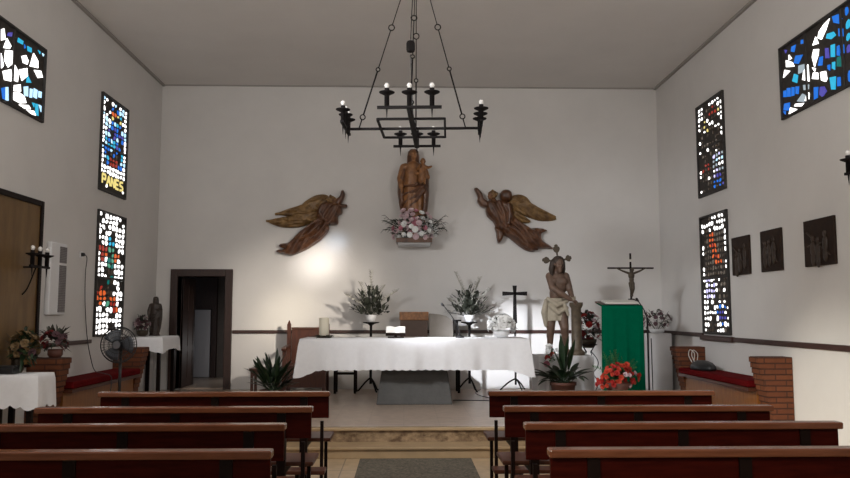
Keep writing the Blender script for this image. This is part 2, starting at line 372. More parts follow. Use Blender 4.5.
RIGHT_PIECES=[('w',[(8.53,4.4),(8.47,4.34),(8.54,4.34)]),('w',[(8.6,4.36),(8.46,4.29),(8.42,4.23),(8.6,4.28)]),('w',[(8.64,4.26),(8.52,4.21),(8.68,4.18)]),('w',[(7.67,4.49),(7.75,4.4),(7.84,4.33),(7.91,4.37),(7.88,4.43),(7.78,4.47)]),('w',[(7.95,4.4),(7.9,4.31),(8.02,4.33)]),('w',[(8.0,4.28),(7.9,4.25),(7.92,4.19),(7.97,4.13),(8.0,4.09),(8.04,4.21)]),('w',[(8.05,4.1),(7.98,4.07),(8.0,4.04)]),('w',[(8.03,4.04),(7.94,4.01),(7.94,3.94),(8.06,3.98)]),('w',[(7.89,4.0),(7.79,3.98),(7.77,3.89),(7.8,3.87),(7.88,3.91)]),('w',[(8.13,4.16),(8.12,3.97),(8.26,4.03),(8.23,4.11)]),('w',[(8.16,3.88),(8.13,3.84),(8.15,3.76),(8.23,3.79)]),('g',[(8.25,3.97),(8.13,3.94),(8.14,3.89),(8.24,3.91)]),('g',[(8.33,4.21),(8.16,4.18),(8.22,4.11),(8.34,4.12)]),('g',[(8.27,3.88),(8.2,3.84),(8.25,3.78),(8.4,3.83)]),('w',[(8.43,3.81),(8.25,3.77),(8.31,3.75),(8.46,3.79)]),('w',[(8.55,3.8),(8.4,3.74),(8.59,3.73)]),('b',[(8.46,4.47),(8.37,4.46),(8.41,4.39),(8.48,4.42)]),('b',[(8.25,4.47),(8.16,4.45),(8.18,4.41),(8.26,4.43)]),('p',[(8.63,4.49),(8.57,4.47),(8.6,4.44)]),('b',[(8.38,4.34),(8.23,4.3),(8.33,4.23),(8.43,4.27)]),('c',[(8.43,4.15),(8.35,4.11),(8.38,4.03),(8.48,4.08)]),('b',[(8.69,4.03),(8.63,4.02),(8.62,3.94),(8.7,3.96)]),('b',[(8.61,4.04),(8.53,4.02),(8.53,3.92),(8.61,3.94)]),('b',[(8.5,4.02),(8.44,4.0),(8.45,3.91),(8.51,3.92)]),('b',[(8.41,4.0),(8.34,3.98),(8.36,3.9),(8.42,3.92)]),('b',[(8.68,3.88),(8.56,3.86),(8.57,3.77),(8.71,3.81)]),('b',[(8.72,3.8),(8.66,3.79),(8.67,3.75)]),('b',[(7.62,4.49),(7.49,4.47),(7.44,4.4),(7.5,4.37),(7.6,4.42)]),('c',[(7.73,4.35),(7.61,4.33),(7.57,4.28),(7.66,4.27),(7.75,4.31)]),('b',[(7.52,4.33),(7.44,4.3),(7.44,4.22),(7.52,4.25)]),('b',[(7.89,4.16),(7.83,4.15),(7.85,4.06),(7.93,4.08)]),('p',[(7.78,4.22),(7.72,4.2),(7.71,4.09),(7.78,4.11)]),('c',[(7.67,4.21),(7.6,4.2),(7.61,4.07),(7.68,4.09)]),('b',[(7.56,4.16),(7.52,4.16),(7.52,4.05),(7.57,4.07)]),('b',[(7.49,4.15),(7.44,4.14),(7.44,4.05),(7.5,4.07)]),('b',[(7.75,4.03),(7.7,4.02),(7.71,3.96),(7.75,3.99)]),('c',[(7.66,4.03),(7.61,4.02),(7.62,3.94),(7.67,3.97)]),('t',[(7.57,4.05),(7.48,4.04),(7.49,3.93),(7.58,3.96)]),('b',[(8.03,3.88),(7.95,3.86),(7.97,3.75),(8.04,3.75)]),('p',[(7.91,3.85),(7.83,3.83),(7.79,3.77),(7.87,3.73),(7.93,3.77)]),('c',[(7.72,3.89),(7.61,3.87),(7.63,3.74),(7.7,3.76)]),('b',[(7.58,3.85),(7.53,3.84),(7.53,3.75),(7.59,3.76)]),('b',[(7.49,3.84),(7.46,3.84),(7.47,3.76),(7.49,3.76)])]

def near(u, v, cu, cv, ru, rv): return ((u - cu) / ru) ** 2 + ((v - cv) / rv) ** 2 < 1
# left wall, big clerestory window
def fn(u, v, R): return R.choice(['w', 'w', 'l', 'c', 'b', None]) if v < .75 else R.choice(['c', 'b', None])
window('window_1', 'L', 6.62, 8.865, 3.645, 4.495, LEFT_PIECES + cells('L', 6.65, 7.38, 3.67, 4.48, 5, 6, fn, 3) + cells('L', 7.44, 7.86, 3.67, 4.48, 3, 6, fn, 4), mull=(7.41, 8.14))
# right wall, big clerestory window
def fn(u, v, R): return R.choice(['w', 'b', 'b', 'c', 'p', None])
window('window_6', 'R', 6.0, 8.74, 3.70, 4.54, RIGHT_PIECES + cells('R', 6.05, 6.70, 3.72, 4.52, 5, 6, fn, 5) + cells('R', 6.78, 7.42, 3.72, 4.52, 5, 6, fn, 6), mull=(6.74, 7.46, 8.16))
# left wall, upper tall window with yellow lettering at its foot
def fn(u, v, R):
    if v < .155: return 'w' if v < .06 and R.random() < .3 else None
    if u < .16 or u > .86: return 'w' if R.random() < .85 else 'l'
    if v > .92: return R.choice(['w', None, 'l'])
    if near(u, v, .55, .84, .2, .07): return R.choice(['y', 'y', 'o', None])
    if .155 <= v < .26: return 'w'
    if near(u, v, .5, .32, .16, .055): return 'r'
    if near(u, v, .5, .62, .36, .16): return R.choice(['b', 'b', 'c', 'c', 'p', 'l', None])
    if v > .5: return R.choice(['c', 'l', 'w', None, 'b'])
    return R.choice(['b', 'c', None, 'k', 'l'])
p2 = cells('L', 10.60, 11.53, 3.22, 4.46, 9, 19, fn, 11, (.55, .8))
STROKES = {'P': [((0, 0), (0, 1)), ((0, 1), (.6, 1)), ((.6, 1), (.6, .5)), ((.6, .5), (0, .5))], 'A': [((0, 0), (.33, 1)), ((.33, 1), (.66, 0)), ((.15, .4), (.5, .4))],
           'N': [((0, 0), (0, 1)), ((0, 1), (.6, 0)), ((.6, 0), (.6, 1))], 'E': [((0, 0), (0, 1)), ((0, 1), (.6, 1)), ((0, .5), (.5, .5)), ((0, 0), (.6, 0))],
           'S': [((.6, 1), (0, .9)), ((0, .9), (0, .55)), ((0, .55), (.6, .45)), ((.6, .45), (.6, .08)), ((.6, .08), (0, 0))]}
for k, ch in enumerate('PANES'):
    for (a, b_), (c, d) in STROKES[ch]:
        ya, za, yb, zb = 10.68 + k * .165 + a * .19, 3.27 + b_ * .125, 10.68 + k * .165 + c * .19, 3.27 + d * .125
        dx, dz = yb - ya, zb - za; L = math.hypot(dx, dz); px, pz = -dz / L * .016, dx / L * .016
        p2.append(('y', [(ya + px, za + pz), (yb + px, zb + pz), (yb - px, zb - pz), (ya - px, za - pz)]))
window('window_2', 'L', 10.56, 11.57, 3.16, 4.50, p2, trans=(3.80,))
# left wall, lower tall window
def fn(u, v, R):
    if v > .46:
        if near(u, v, .52, .74, .17, .10): return R.choice(['t', 'n', 'n', 'c', None])
        if near(u, v, .2, .68, .13, .10): return R.choice(['r', 'r', 'o', 'w'])
        if near(u, v, .74, .63, .15, .06): return R.choice(['o', 'r', 'w'])
        if near(u, v, .5, .54, .14, .09): return R.choice(['t', 'n', 'k'])
        return 'w' if R.random() < .8 else None
    if near(u, v, .2, .32, .16, .075): return R.choice(['o', 'o', 'r'])
    if near(u, v, .72, .25, .2, .08): return R.choice(['o', 'o', 'r', 'w'])
    if .34 < u < .5 and v > .24: return R.choice(['n', 't', 'k'])
    if .5 <= u < .62 and v > .22: return R.choice(['k', None])
    if v < .2 and u < .5: return 'w'
    return 'w' if R.random() < .72 else None
window('window_3', 'L', 10.58, 11.62, 1.20, 2.90, cells('L', 10.60, 11.60, 1.22, 2.88, 8, 22, fn, 21, (.58, .84)), mull=(), trans=(1.99,))
# right wall, upper tall window
def fn(u, v, R):
    e = min(u, 1 - u)
    if v > .5:
        if near(u, v, .85, .84, .09, .09): return R.choice(['y', 'w'])
        if near(u, v, .62, .86, .15, .07): return R.choice(['r', 'k'])
        if abs((u - .2) * .9 + (v - .86)) < .05 and u < .5: return R.choice(['y', 'w'])
        if e < .13 or v > .93: return R.choice(['w', 'w', None])
        return R.choice(['k', 'd', 'k', None, 'd', 'w'] if R.random() < .45 else ['k', 'd', None])
    if u > .55 and .14 < v < .40: return R.choice(['l', 'g', 'w', 'v'])
    if u > .55 and v <= .14: return R.choice(['b', 'p', 'k'])
    if near(u, v, .32, .25, .2, .08): return R.choice(['r', 'k', 'r'])
    if e < .14: return R.choice(['w', None])
    if v < .16: return R.choice(['w', 'k', None])
    return R.choice(['k', 'd', None, 'w'] if R.random() < .6 else ['k', None])
window('window_4', 'R', 10.37, 11.34, 3.18, 4.53, cells('R', 10.41, 11.30, 3.23, 4.49, 9, 18, fn, 31, (.38, .66)), trans=(3.86,))
# right wall, lower tall window
def fn(u, v, R):
    e = min(u, 1 - u)
    if v > .47:
        if v > .86: return R.choice(['w', 'w', 'w', None, 'k'])
        zx = .42 if v > .75 else .42 + (.75 - v) * 1.5
        if abs(u - zx) < .12 and v > .55: return R.choice(['o', 'r', 'o', 'o'])
        if e < .1: return R.choice(['w', 'w', None])
        return R.choice(['k', 'd', 'd'])
    if u < .47:
        if v > .27 and u > .08: return R.choice(['v', 'w', 'v'])
        return R.choice(['w', 'w', None, 'k'])
    if v < .26 and near(u, v, .73, .17, .2, .1): return R.choice(['b', 'b', 'p', 'w'])
    if v > .28: return R.choice(['d', 'k', 'w', 'k', None])
    return R.choice(['w', 'w', 'd', None])
window('window_5', 'R', 10.38, 11.34, 1.22, 2.90, cells('R', 10.42, 11.30, 1.24, 2.88, 10, 21, fn, 41, (.40, .70)), mull=(), trans=(2.0,))

# ------------------------------------------------------------------ materials of the things
IRON = mat('wrought_iron', (0.008, 0.006, 0.006), 0.7, 0.0, spec=.2)
BULB = mat('frosted_bulb', (0.75, 0.73, 0.70), 0.25)
PEW = mat('pew_wood', (0.026, 0.0022, 0.0010), 0.45, vscale=5, col2=(0.046, 0.0045, 0.002), stretch=(1, 8, 8), spec=.06)
PEWCAP = mat('pew_rail_wood', (0.12, 0.040, 0.018), 0.2, vscale=5, col2=(0.17, 0.058, 0.026), stretch=(1, 8, 8), spec=.5)
PEWSEAT = mat('pew_seat_wood', (0.055, 0.017, 0.009), 0.4, vscale=5, col2=(0.08, 0.026, 0.013), stretch=(1, 8, 8), spec=.25)
PEWDK = mat('pew_dark_post', (0.008, 0.003, 0.002), 0.5, spec=.12)
BENCHW = mat('sedilia_wood', (0.055, 0.015, 0.007), 0.4, vscale=6, col2=(0.09, 0.026, 0.011), stretch=(6, 6, 1))
CLOTH = mat('white_linen', (0.80, 0.80, 0.82), 0.9, var=0.02, vscale=20, sheen=.2)
STONE = mat('grey_stone', (0.085, 0.083, 0.08), 0.6, var=0.12, vscale=6, bump=.3, bscale=25)
CARVED = mat('carved_wood', (0.09, 0.036, 0.014), 0.45, vscale=9, col2=(0.21, 0.095, 0.036), bump=.25, bscale=50)
CARVDK = mat('carved_dark_wood', (0.05, 0.017, 0.007), 0.32, vscale=9, col2=(0.14, 0.056, 0.022), bump=.25, bscale=50)
GOWN = mat('carved_tan_wood', (0.14, 0.055, 0.019), 0.38, vscale=9, col2=(0.33, 0.15, 0.055), bump=.25, bscale=50)
GILT = mat('carved_gilt_wood', (0.10, 0.05, 0.016), 0.4, vscale=9, col2=(0.26, 0.15, 0.052), metal=.15, bump=.25, bscale=60)
LEAF = mat('dark_leaf', (0.012, 0.03, 0.010), 0.45, var=.4, vscale=10)
LEAF2 = mat('mid_leaf', (0.05, 0.15, 0.04), 0.5, var=.4, vscale=10)
LEAF3 = mat('grey_leaf', (0.045, 0.05, 0.036), 0.55, var=.4, vscale=10)
TERRA = mat('brown_pot', (0.10, 0.035, 0.022), 0.6, var=.15, vscale=8)
WHITEP = mat('white_paint', (0.72, 0.72, 0.73), 0.5, var=.02)
WPET = mat('white_petal', (0.85, 0.85, 0.84), 0.7); PPET = mat('pink_petal', (0.55, 0.22, 0.28), 0.7); PPET2 = mat('pale_pink_petal', (0.66, 0.50, 0.53), 0.7)
RPET = mat('red_petal', (0.42, 0.02, 0.015), 0.6); OPET = mat('orange_red_petal', (0.55, 0.055, 0.025), 0.6); DRPET = mat('dark_red_petal', (0.25, 0.025, 0.025), 0.6)
DKPET = mat('dusky_petal', (0.12, 0.06, 0.07), 0.7); YPET = mat('cream_petal', (0.20, 0.13, 0.06), 0.7)
RED = mat('red_velvet', (0.10, 0.004, 0.005), 0.95, var=.1, vscale=8, spec=.05)
BRICK = brick_mat('red_brick', (0.115, 0.031, 0.009), (0.15, 0.044, 0.013), (0.06, 0.018, 0.007), ms=.008)
BLACK = mat('black_plastic', (0.012, 0.012, 0.013), 0.45)
SKIN = mat('painted_flesh', (0.125, 0.075, 0.052), 0.5, var=.3, vscale=8)
LOIN = mat('cream_loincloth', (0.40, 0.35, 0.27), 0.7, var=.08, vscale=12)
HAIR = mat('dark_hair', (0.03, 0.018, 0.012), 0.6)
COLM = mat('brown_marble', (0.12, 0.09, 0.06), 0.5, var=.25, vscale=14)
GREEN = mat('green_cloth', (0.0, 0.10, 0.05), 0.95, var=.06, vscale=10, spec=.03)
BRONZE = mat('dark_bronze', (0.06, 0.045, 0.03), 0.45, .5)
PAPER = mat('paper', (0.62, 0.59, 0.54), 0.8)
PANELW = mat('light_wood_panel', (0.12, 0.062, 0.015), 0.5, vscale=3, col2=(0.18, 0.10, 0.028), stretch=(3, 3, .6))

# ------------------------------------------------------------------ altar of stone under a white cloth
al = thing('altar', 'grey stone altar with tapering pedestal under a white cloth', 'altar', (.14, 11.2, ZP))
b = MB(); R0 = [(-.375, 10.93), (.665, 10.93), (.665, 11.35), (-.375, 11.35)]; R1 = [(-.25, 10.98), (.545, 10.98), (.545, 11.3), (-.25, 11.3)]
b.loft([[Vector((x, y, ZP)) for x, y in R0], [Vector((x, y, 1.09)) for x, y in R1]]); b.build('pedestal', STONE, al, bevel=.01)
MB().box(-1.35, 1.64, 10.63, 11.5, 1.09, 1.163).build('altar_top', STONE, al, bevel=.008)
def drape(x0, x1, y0, y1, z, ln, corner, seed, fold=.018, flare=.05, scal=.014, freq=22, rc=.04):
    R = random.Random(seed); pts = []; W = x1 - x0; D = y1 - y0
    def line(a, b_, n_, N):
        for i in range(N): pts.append((a[0] + (b_[0] - a[0]) * i / N, a[1] + (b_[1] - a[1]) * i / N, n_[0], n_[1], min(i, N - i) * math.hypot(b_[0] - a[0], b_[1] - a[1]) / N))
    nx = max(24, int(W / .014)); ny = max(16, int(D / .014))
    line((x0, y0), (x1, y0), (0, -1), nx); line((x1, y0), (x1, y1), (1, 0), ny); line((x1, y1), (x0, y1), (0, 1), nx); line((x0, y1), (x0, y0), (-1, 0), ny)
    cc = [(x0, y0), (x1, y0), (x1, y1), (x0, y1)]
    ph = [R.uniform(0, 6) for _ in range(4)]; rows = 12; N = len(pts); vs = []; fs = []; s = 0
    for i, (x, y, nx_, ny_, dc) in enumerate(pts):
        # blend the outward direction near the corners so that the cloth falls in a cone there
        k = math.exp(-(dc / .10) ** 2)
        c = min(cc, key=lambda q: (q[0] - x) ** 2 + (q[1] - y) ** 2)
        dx = (1 if c[0] == x1 else -1) * .7071; dy = (1 if c[1] == y1 else -1) * .7071
        ox = nx_ * (1 - k) + dx * k; oy = ny_ * (1 - k) + dy * k; l = math.hypot(ox, oy); ox /= l; oy /= l
        u = s = i / N * 2 * (W + D)
        amp = (math.sin(u * freq + ph[0]) * .5 + math.sin(u * freq * .47 + ph[1]) * .6 + math.sin(u * freq * 1.9 + ph[2]) * .22)
        L = ln + corner * math.exp(-(dc / .16) ** 2) + scal * abs(math.sin(u * 30))
        for j in range(rows + 1):
            t = j / rows
            o = .004 + .012 * min(1, t * 6) + t * (fold * amp + .012) + flare * t * k
            vs.append((x + ox * o, y + oy * o, z + .006 - L * t - (.004 if j else 0)))
    r1 = rows + 1
    for i in range(N):
        j2 = (i + 1) % N
        for j in range(rows): fs.append((i * r1 + j, i * r1 + j + 1, j2 * r1 + j + 1, j2 * r1 + j))
    fs.append(tuple(i * r1 for i in range(N)))
    m = MB(); m.add(vs, fs); return m
o = drape(-1.38, 1.67, 10.60, 11.52, 1.165, .40, .10, 3, .034, .06, .012, 17).build('altar_cloth', CLOTH, None, smooth=True)
tag(o, 'long white lace edged cloth draped over the stone altar', 'altar cloth')
ZA = 1.176

# candle on the altar
t = thing('altar_candle', 'thick cream candle on a dark wreath holder at left end of altar', 'candle', (-1.10, 10.98, ZA))
MB().lathe([(.066, .03), (.068, .035), (.068, .268), (.060, .275), (.02, .268)], (-1.10, 10.98, ZA)).build('candle', mat('cream_wax', (.62, .58, .47), .5), t, smooth=True)
b = MB(); b.lathe([(.10, 0), (.105, .012), (.07, .03), (.05, .03)], (-1.10, 10.98, ZA), 20); b.build('dish', BRONZE, t, smooth=True)
b = MB()
for k in range(26):
    a = rnd.uniform(0, 6.28); b.blade((-1.10 + .07 * math.cos(a), 10.98 + .07 * math.sin(a), ZA + .02), (math.cos(a), math.sin(a), rnd.uniform(0, .5)), rnd.uniform(.05, .13), .03, .3)
b.build('leaves', LEAF3, t)
# missal stand and book
t = thing('missal_stand', 'dark wooden missal stand near the middle of the altar', 'book stand', (-.11, 10.92, ZA))
b = MB(); q = Matrix.Rotation(math.radians(28), 3, 'X')
b.boxr((-.115, 10.93, ZA + .080), (.27, .20, .014), q); b.boxr((-.115, 10.842, ZA + .050), (.27, .02, .03), q); b.build('book_rest', PEWDK, t)
b = MB(); b.box(-.22, .0, 10.86, 11.0, ZA, ZA + .016); b.box(-.135, -.095, 10.95, 10.97, ZA + .012, ZA + .1); b.build('foot', PEWDK, t)
b = MB()
for sx in (-1, 1):
    rows = []
    for i in range(9):
        u = i / 8 * .13; h = .010 + .016 * math.sin(min(1, u / .13) * PI * .8)
        rows.append((sx * u, h))
    for i in range(8):
        x0, h0 = rows[i]; x1, h1 = rows[i + 1]
        P = []
        for (x, h) in ((x0, 0), (x1, 0), (x1, h1), (x0, h0)):
            for y in (-.085, .085): P.append(Vector((-.115, 10.932, ZA + .093)) + q @ Vector((x, y, h)))
        b.add(P, [(0, 2, 3, 1), (2, 4, 5, 3), (4, 6, 7, 5), (6, 0, 1, 7), (0, 6, 4, 2), (1, 3, 5, 7)])
tag(b.build('missal', PAPER), 'open white paged missal lying on the dark book stand', 'book')
# ribbon page marker hanging from the missal
# altar microphone
t = thing('altar_microphone', 'black gooseneck microphone leaning over the altar', 'microphone', (.77, 10.95, ZA))
b = MB(); b.lathe([(.06, 0), (.06, .02), (.02, .035), (.012, .05)], (.77, 10.95, ZA)); b.build('base', BLACK, t, smooth=True)
MB().tube(spline([(.77, 10.95, ZA + .03), (.74, 10.95, ZA + .16), (.64, 10.94, ZA + .32), (.545, 10.92, ZA + .44)], 6), .006).build('gooseneck', BLACK, t, smooth=True)
MB().caps_((.545, 10.92, ZA + .44), (.52, 10.915, ZA + .462), .014, .017).build('microphone_head', BLACK, t, smooth=True)

# ------------------------------------------------------------------ flowers: shared blossom meshes
def blossom_mesh(name, m, petals=((5, .5, 1.1), (6, .75, .75), (7, 1.0, .35)), seed=1, heart=None):
    R = random.Random(seed); b = MB()
    for n_, r, lift in petals:
        off = R.uniform(0, 6)
        for k in range(n_):
            a = off + 2 * PI * k / n_ + R.uniform(-.12, .12); ca, sa = math.cos(a), math.sin(a); P = []
            for i in range(4):
                t = i / 3; rad = r * (.12 + .88 * t); w = r * (.18 + .62 * math.sin(PI * (.15 + .62 * t))) * .9; h = lift * r * (t ** 1.3) - (.12 * r if i == 3 else 0)
                for j in (-1, 0, 1):
                    hh = h + (.10 * r if j else 0)
                    x = rad * ca - j * w * sa * .62; y = rad * sa + j * w * ca * .62
                    P.append((x, y, hh))
            F = [(i * 3 + j, i * 3 + j + 1, i * 3 + j + 4, i * 3 + j + 3) for i in range(3) for j in range(2)]
            b.add(P, F)
    if heart: b.ell((0, 0, .25), (.28, .28, .35), 8, 6)
    else: b.ell((0, 0, .22), (.22, .22, .38), 8, 6)
    me = bpy.data.meshes.new(name); me.from_pydata([tuple(v) for v in b.v], [], b.f); me.materials.append(m)
    me.polygons.foreach_set('use_smooth', [True] * len(me.polygons))
    return me
BLO = {k: blossom_mesh('blossom_' + k, m, seed=i) for i, (k, m) in enumerate(dict(white=WPET, pink=PPET, pale=PPET2, red=RPET, orange=OPET, dark_red=DRPET, dusky=DKPET, cream=YPET).items())}
def blossoms(root, spots, colours, size, R, centre):
    for p in spots:
        o = bpy.data.objects.new('blossom', BLO[R.choice(colours)]); COL.objects.link(o); o.parent = root
        o.location = Vector(p) - root.location
        d = (Vector(p) - Vector(centre)); d = d.normalized() if d.length > 1e-4 else Vector((0, 0, 1))
        o.rotation_euler = d.to_track_quat('Z', 'Y').to_euler()
        s = size * R.uniform(.8, 1.2); o.scale = (s, s, s)
def dome_spots(c, r, n_, R, low=-.1, front=False):
    out = []
    tries = 0
    while len(out) < n_ and tries < 4000:
        tries += 1
        v = Vector((R.gauss(0, 1), R.gauss(0, 1), R.gauss(0, 1))).normalized()
        if v.z < low or (front and v.y > .25): continue
        p = Vector(c) + Vector((v.x * r[0], v.y * r[1], v.z * r[2])) * R.uniform(.82, 1.0)
        if any((p - q).length < .95 * (r[0] * r[1] * r[2]) ** (1 / 3) * 1.7 / math.sqrt(n_) for q in out): continue
        out.append(p)
    return out
def foliage(root, c, r, n_, m, R, L=(.05, .12), w=.03, low=-.3, name='leaves', front=False):
    b = MB()
    for k in range(n_):
        v = Vector((R.gauss(0, 1), R.gauss(0, 1), R.gauss(0, 1))).normalized()
        if v.z < low: v.z = -v.z
        if front and v.y > .2: v.y = -v.y
        p = Vector(c) + Vector((v.x * r[0], v.y * r[1], v.z * r[2])) * R.uniform(.35, .95)
        d = v + Vector((R.uniform(-.6, .6), R.uniform(-.6, .6), R.uniform(-.2, .6)))
        b.blade(p, d, R.uniform(*L), w * R.uniform(.7, 1.2), R.uniform(0, .4), 4)
    return b.build(name, m, root, smooth=True, recalc=False)

# white bouquet on the altar
R = random.Random(5)
t = thing('white_bouquet', 'round bouquet of white flowers in a low white bowl on right end of altar', 'flowers', (1.34, 10.92, ZA))
MB().lathe([(.05, 0), (.10, .03), (.12, .09), (.11, .10), (.02, .08)], (1.34, 10.92, ZA)).build('bowl', WHITEP, t, smooth=True)
c = (1.34, 10.92, ZA + .15); blossoms(t, dome_spots(c, (.18, .16, .15), 26, R, -.2), ['white'], .062, R, c); foliage(t, c, (.19, .17, .14), 60, LEAF3, R)
b = MB()
for k in range(7):
    x = 1.34 - .17 - .02 * rnd.random(); b.blade((1.28, 10.92, ZA + .14), (-.8 + .3 * rnd.random(), rnd.uniform(-.3, .3), .9), .26, .05, .1, 5)
b.build('white_lily_petals', WPET, t, smooth=True, recalc=False)

# two iron flower stands behind the altar
def flower_stand(x, y, lab, seed, stems):
    R = random.Random(seed); t = thing('flower_stand', lab, 'flower stand', (x, y, ZP), 'iron flower stands behind the altar')
    MB().tube([(x, y, ZP + .12), (x, y, 1.36)], .022, 10).build('pole', IRON, t, smooth=True)
    for k in range(3):
        a = -PI / 2 + .5 + k * 2 * PI / 3; ca, sa = math.cos(a), math.sin(a)
        MB().tube(spline([(x, y, ZP + .22), (x + .09 * ca, y + .09 * sa, ZP + .14), (x + .19 * ca, y + .19 * sa, ZP + .02), (x + .22 * ca, y + .22 * sa, ZP + .012)], 5), .013).build('leg', IRON, t, smooth=True)
    MB().lathe([(.02, -.05), (.05, -.02), (.13, 0), (.135, .012), (.02, .012)], (x, y, 1.36)).build('dish', IRON, t, smooth=True)
    zt = 1.372
    f = thing('flower_arrangement', lab.replace('black iron tripod flower stand', 'spray of dark leaves with pale stems'), 'flowers', (x, y, zt), 'sprays of leaves on the iron stands')
    MB().lathe([(.05, 0), (.06, .02), (.095, .11), (.085, .115), (.02, .09)], (x, y, zt)).build('vase', WHITEP, f, smooth=True)
    b = MB()
    for k in range(230):
        a = R.uniform(0, 2 * PI); el = R.uniform(-.1, 1.5); rr = R.uniform(.25, 1)
        v = Vector((math.cos(a) * math.cos(el) * .34, math.sin(a) * math.cos(el) * .28, .10 + math.sin(el) * .36)) * rr
        p = Vector((x, y, zt + .08)) + v
        if k % 6 == 0: b.tube([(x, y, zt + .08), p], .004, 5)
        b.blade(p, v.normalized() + Vector((R.uniform(-.7, .7), R.uniform(-.7, .7), R.uniform(-.2, .7))), R.uniform(.07, .14), R.uniform(.032, .055), R.uniform(-.1, .4), 4)
    b.build('leaves', LEAF3, f, smooth=True, recalc=False)
    for dx, h, lean in stems:
        q = MB(); top = Vector((x + dx, y - .05 + R.uniform(-.08, .08), zt + h)); base = Vector((x, y, zt + .08))
        mid = base.lerp(top, .5) + Vector((-dx * .12, 0, .03))
        P = spline([base, mid, top], 8); q.tube(P, .007, 6)
        for i in range(8, len(P)):
            for s in (-1, 1):
                q.blade(P[i], Vector((s * .8, R.uniform(-.6, .6), .9)), .065, .034, .1, 3)
        q.build('flower_stem', PALESTEM if abs(dx) > .1 or h > .6 else LEAF3, f, smooth=True, recalc=False)
PALESTEM = mat('pale_flower_spike', (0.5, 0.48, 0.43), 0.7)
flower_stand(-.53, 12.8, 'black iron tripod flower stand left of the altar middle', 8, [(-.40, .43, 0), (-.18, .62, 0), (0, .80, 0), (.20, .56, 0), (.42, .50, 0)])
flower_stand(1.055, 12.8, 'black iron tripod flower stand right of the altar middle', 9, [(-.22, .78, 0), (-.14, .62, 0), (.12, .62, 0), (.17, .70, 0), (.34, .52, 0), (-.34, .36, 0)])

# standing cross behind the altar
t = thing('standing_cross', 'plain dark cross on a tripod stand behind the white bouquet', 'cross', (1.795, 12.8, ZP))
b = MB()
zc = 1.83
def flare(b, p, d, L, w0, w1, th):     # an arm that widens to its end
    p = Vector(p); d = Vector(d); n_ = Vector((d.z, 0, -d.x)); P = []
    for yy in (-th, th):
        for s, (dist, w) in ((1, (0, w0)), (1, (L, w1)), (-1, (L, w1)), (-1, (0, w0))): P.append(p + d * dist + n_ * (s * w) + Vector((0, yy, 0)))
    b.add(P, [(0, 1, 2, 3), (7, 6, 5, 4), (0, 4, 5, 1), (1, 5, 6, 2), (2, 6, 7, 3), (3, 7, 4, 0)])
for d, L in (((1, 0, 0), .20), ((-1, 0, 0), .20), ((0, 0, 1), .13), ((0, 0, -1), .48)): flare(b, (1.795, 12.8, zc), d, L, .022, .034, .014)
b.build('cross', IRON, t)
MB().tube([(1.795, 12.8, ZP + .1), (1.795, 12.8, 1.37)], .016, 8).build('pole', IRON, t)
for k in range(3):
    a = -PI / 2 + .3 + k * 2 * PI / 3; ca, sa = math.cos(a), math.sin(a)
    MB().tube(spline([(1.795, 12.8, ZP + .20), (1.795 + .12 * ca, 12.8 + .12 * sa, ZP + .13), (1.795 + .25 * ca, 12.8 + .25 * sa, ZP + .014)], 5), .012).build('leg', IRON, t, smooth=True)

# two chairs behind the altar
t = thing('celebrant_chair', 'wooden armchair with flat dark back and carved copper toned top rail behind the altar', 'chair', (.16, 12.75, ZP))
DKBACK = mat('dark_upholstery', (0.10, 0.065, 0.05), .7, var=.1); COPPER = mat('carved_orange_wood', (0.27, 0.12, 0.045), .45, var=.3, vscale=20, bump=.4, bscale=30)
MB().box(-.06, .385, 12.90, 12.95, .70, 1.40).build('backrest', DKBACK, t, bevel=.008)
MB().box(-.075, .40, 12.89, 12.96, 1.40, 1.535).build('top_rail', COPPER, t, bevel=.01)
MB().box(-.06, .385, 12.45, 12.92, .66, .74).build('seat', DKBACK, t, bevel=.015)
for x in (-.05, .375):
    MB().box(x - .025, x + .025, 12.46, 12.51, ZP, .95).build('leg', BENCHW, t); MB().box(x - .025, x + .025, 12.89, 12.94, ZP, .70).build('leg', BENCHW, t)
    MB().box(x - .03, x + .03, 12.44, 12.92, .93, .97).build('armrest', BENCHW, t, bevel=.008)
t = thing('side_chair', 'grey backed rounded chair beside the dark celebrant chair behind the altar', 'chair', (.62, 12.75, ZP))
GREYB = mat('greige_upholstery', (0.26, 0.23, 0.20), .75, var=.06)
b = MB(); b.prism([(.41, .72), (.80, .72), (.80, 1.36), (.76, 1.42), (.68, 1.47), (.58, 1.495), (.41, 1.51)], lambda a, z, d: (a, 12.93 + d, z), -.03, .03); b.build('backrest', GREYB, t, bevel=.01)
MB().box(.41, .80, 12.46, 12.92, .66, .74).build('seat', GREYB, t, bevel=.015)
for x in (.43, .86):
    MB().box(x - .02, x + .02, 12.47, 12.51, ZP, 1.0).build('leg', IRON, t); MB().box(x - .02, x + .02, 12.91, 12.95, ZP, 1.40 if x > .5 else .7).build('leg', IRON, t)
MB().box(.80, .90, 12.46, 12.95, 1.385, 1.41).build('armrest', IRON, t); MB().box(.80, .82, 12.91, 12.95, .95, 1.4).build('side_post', IRON, t)

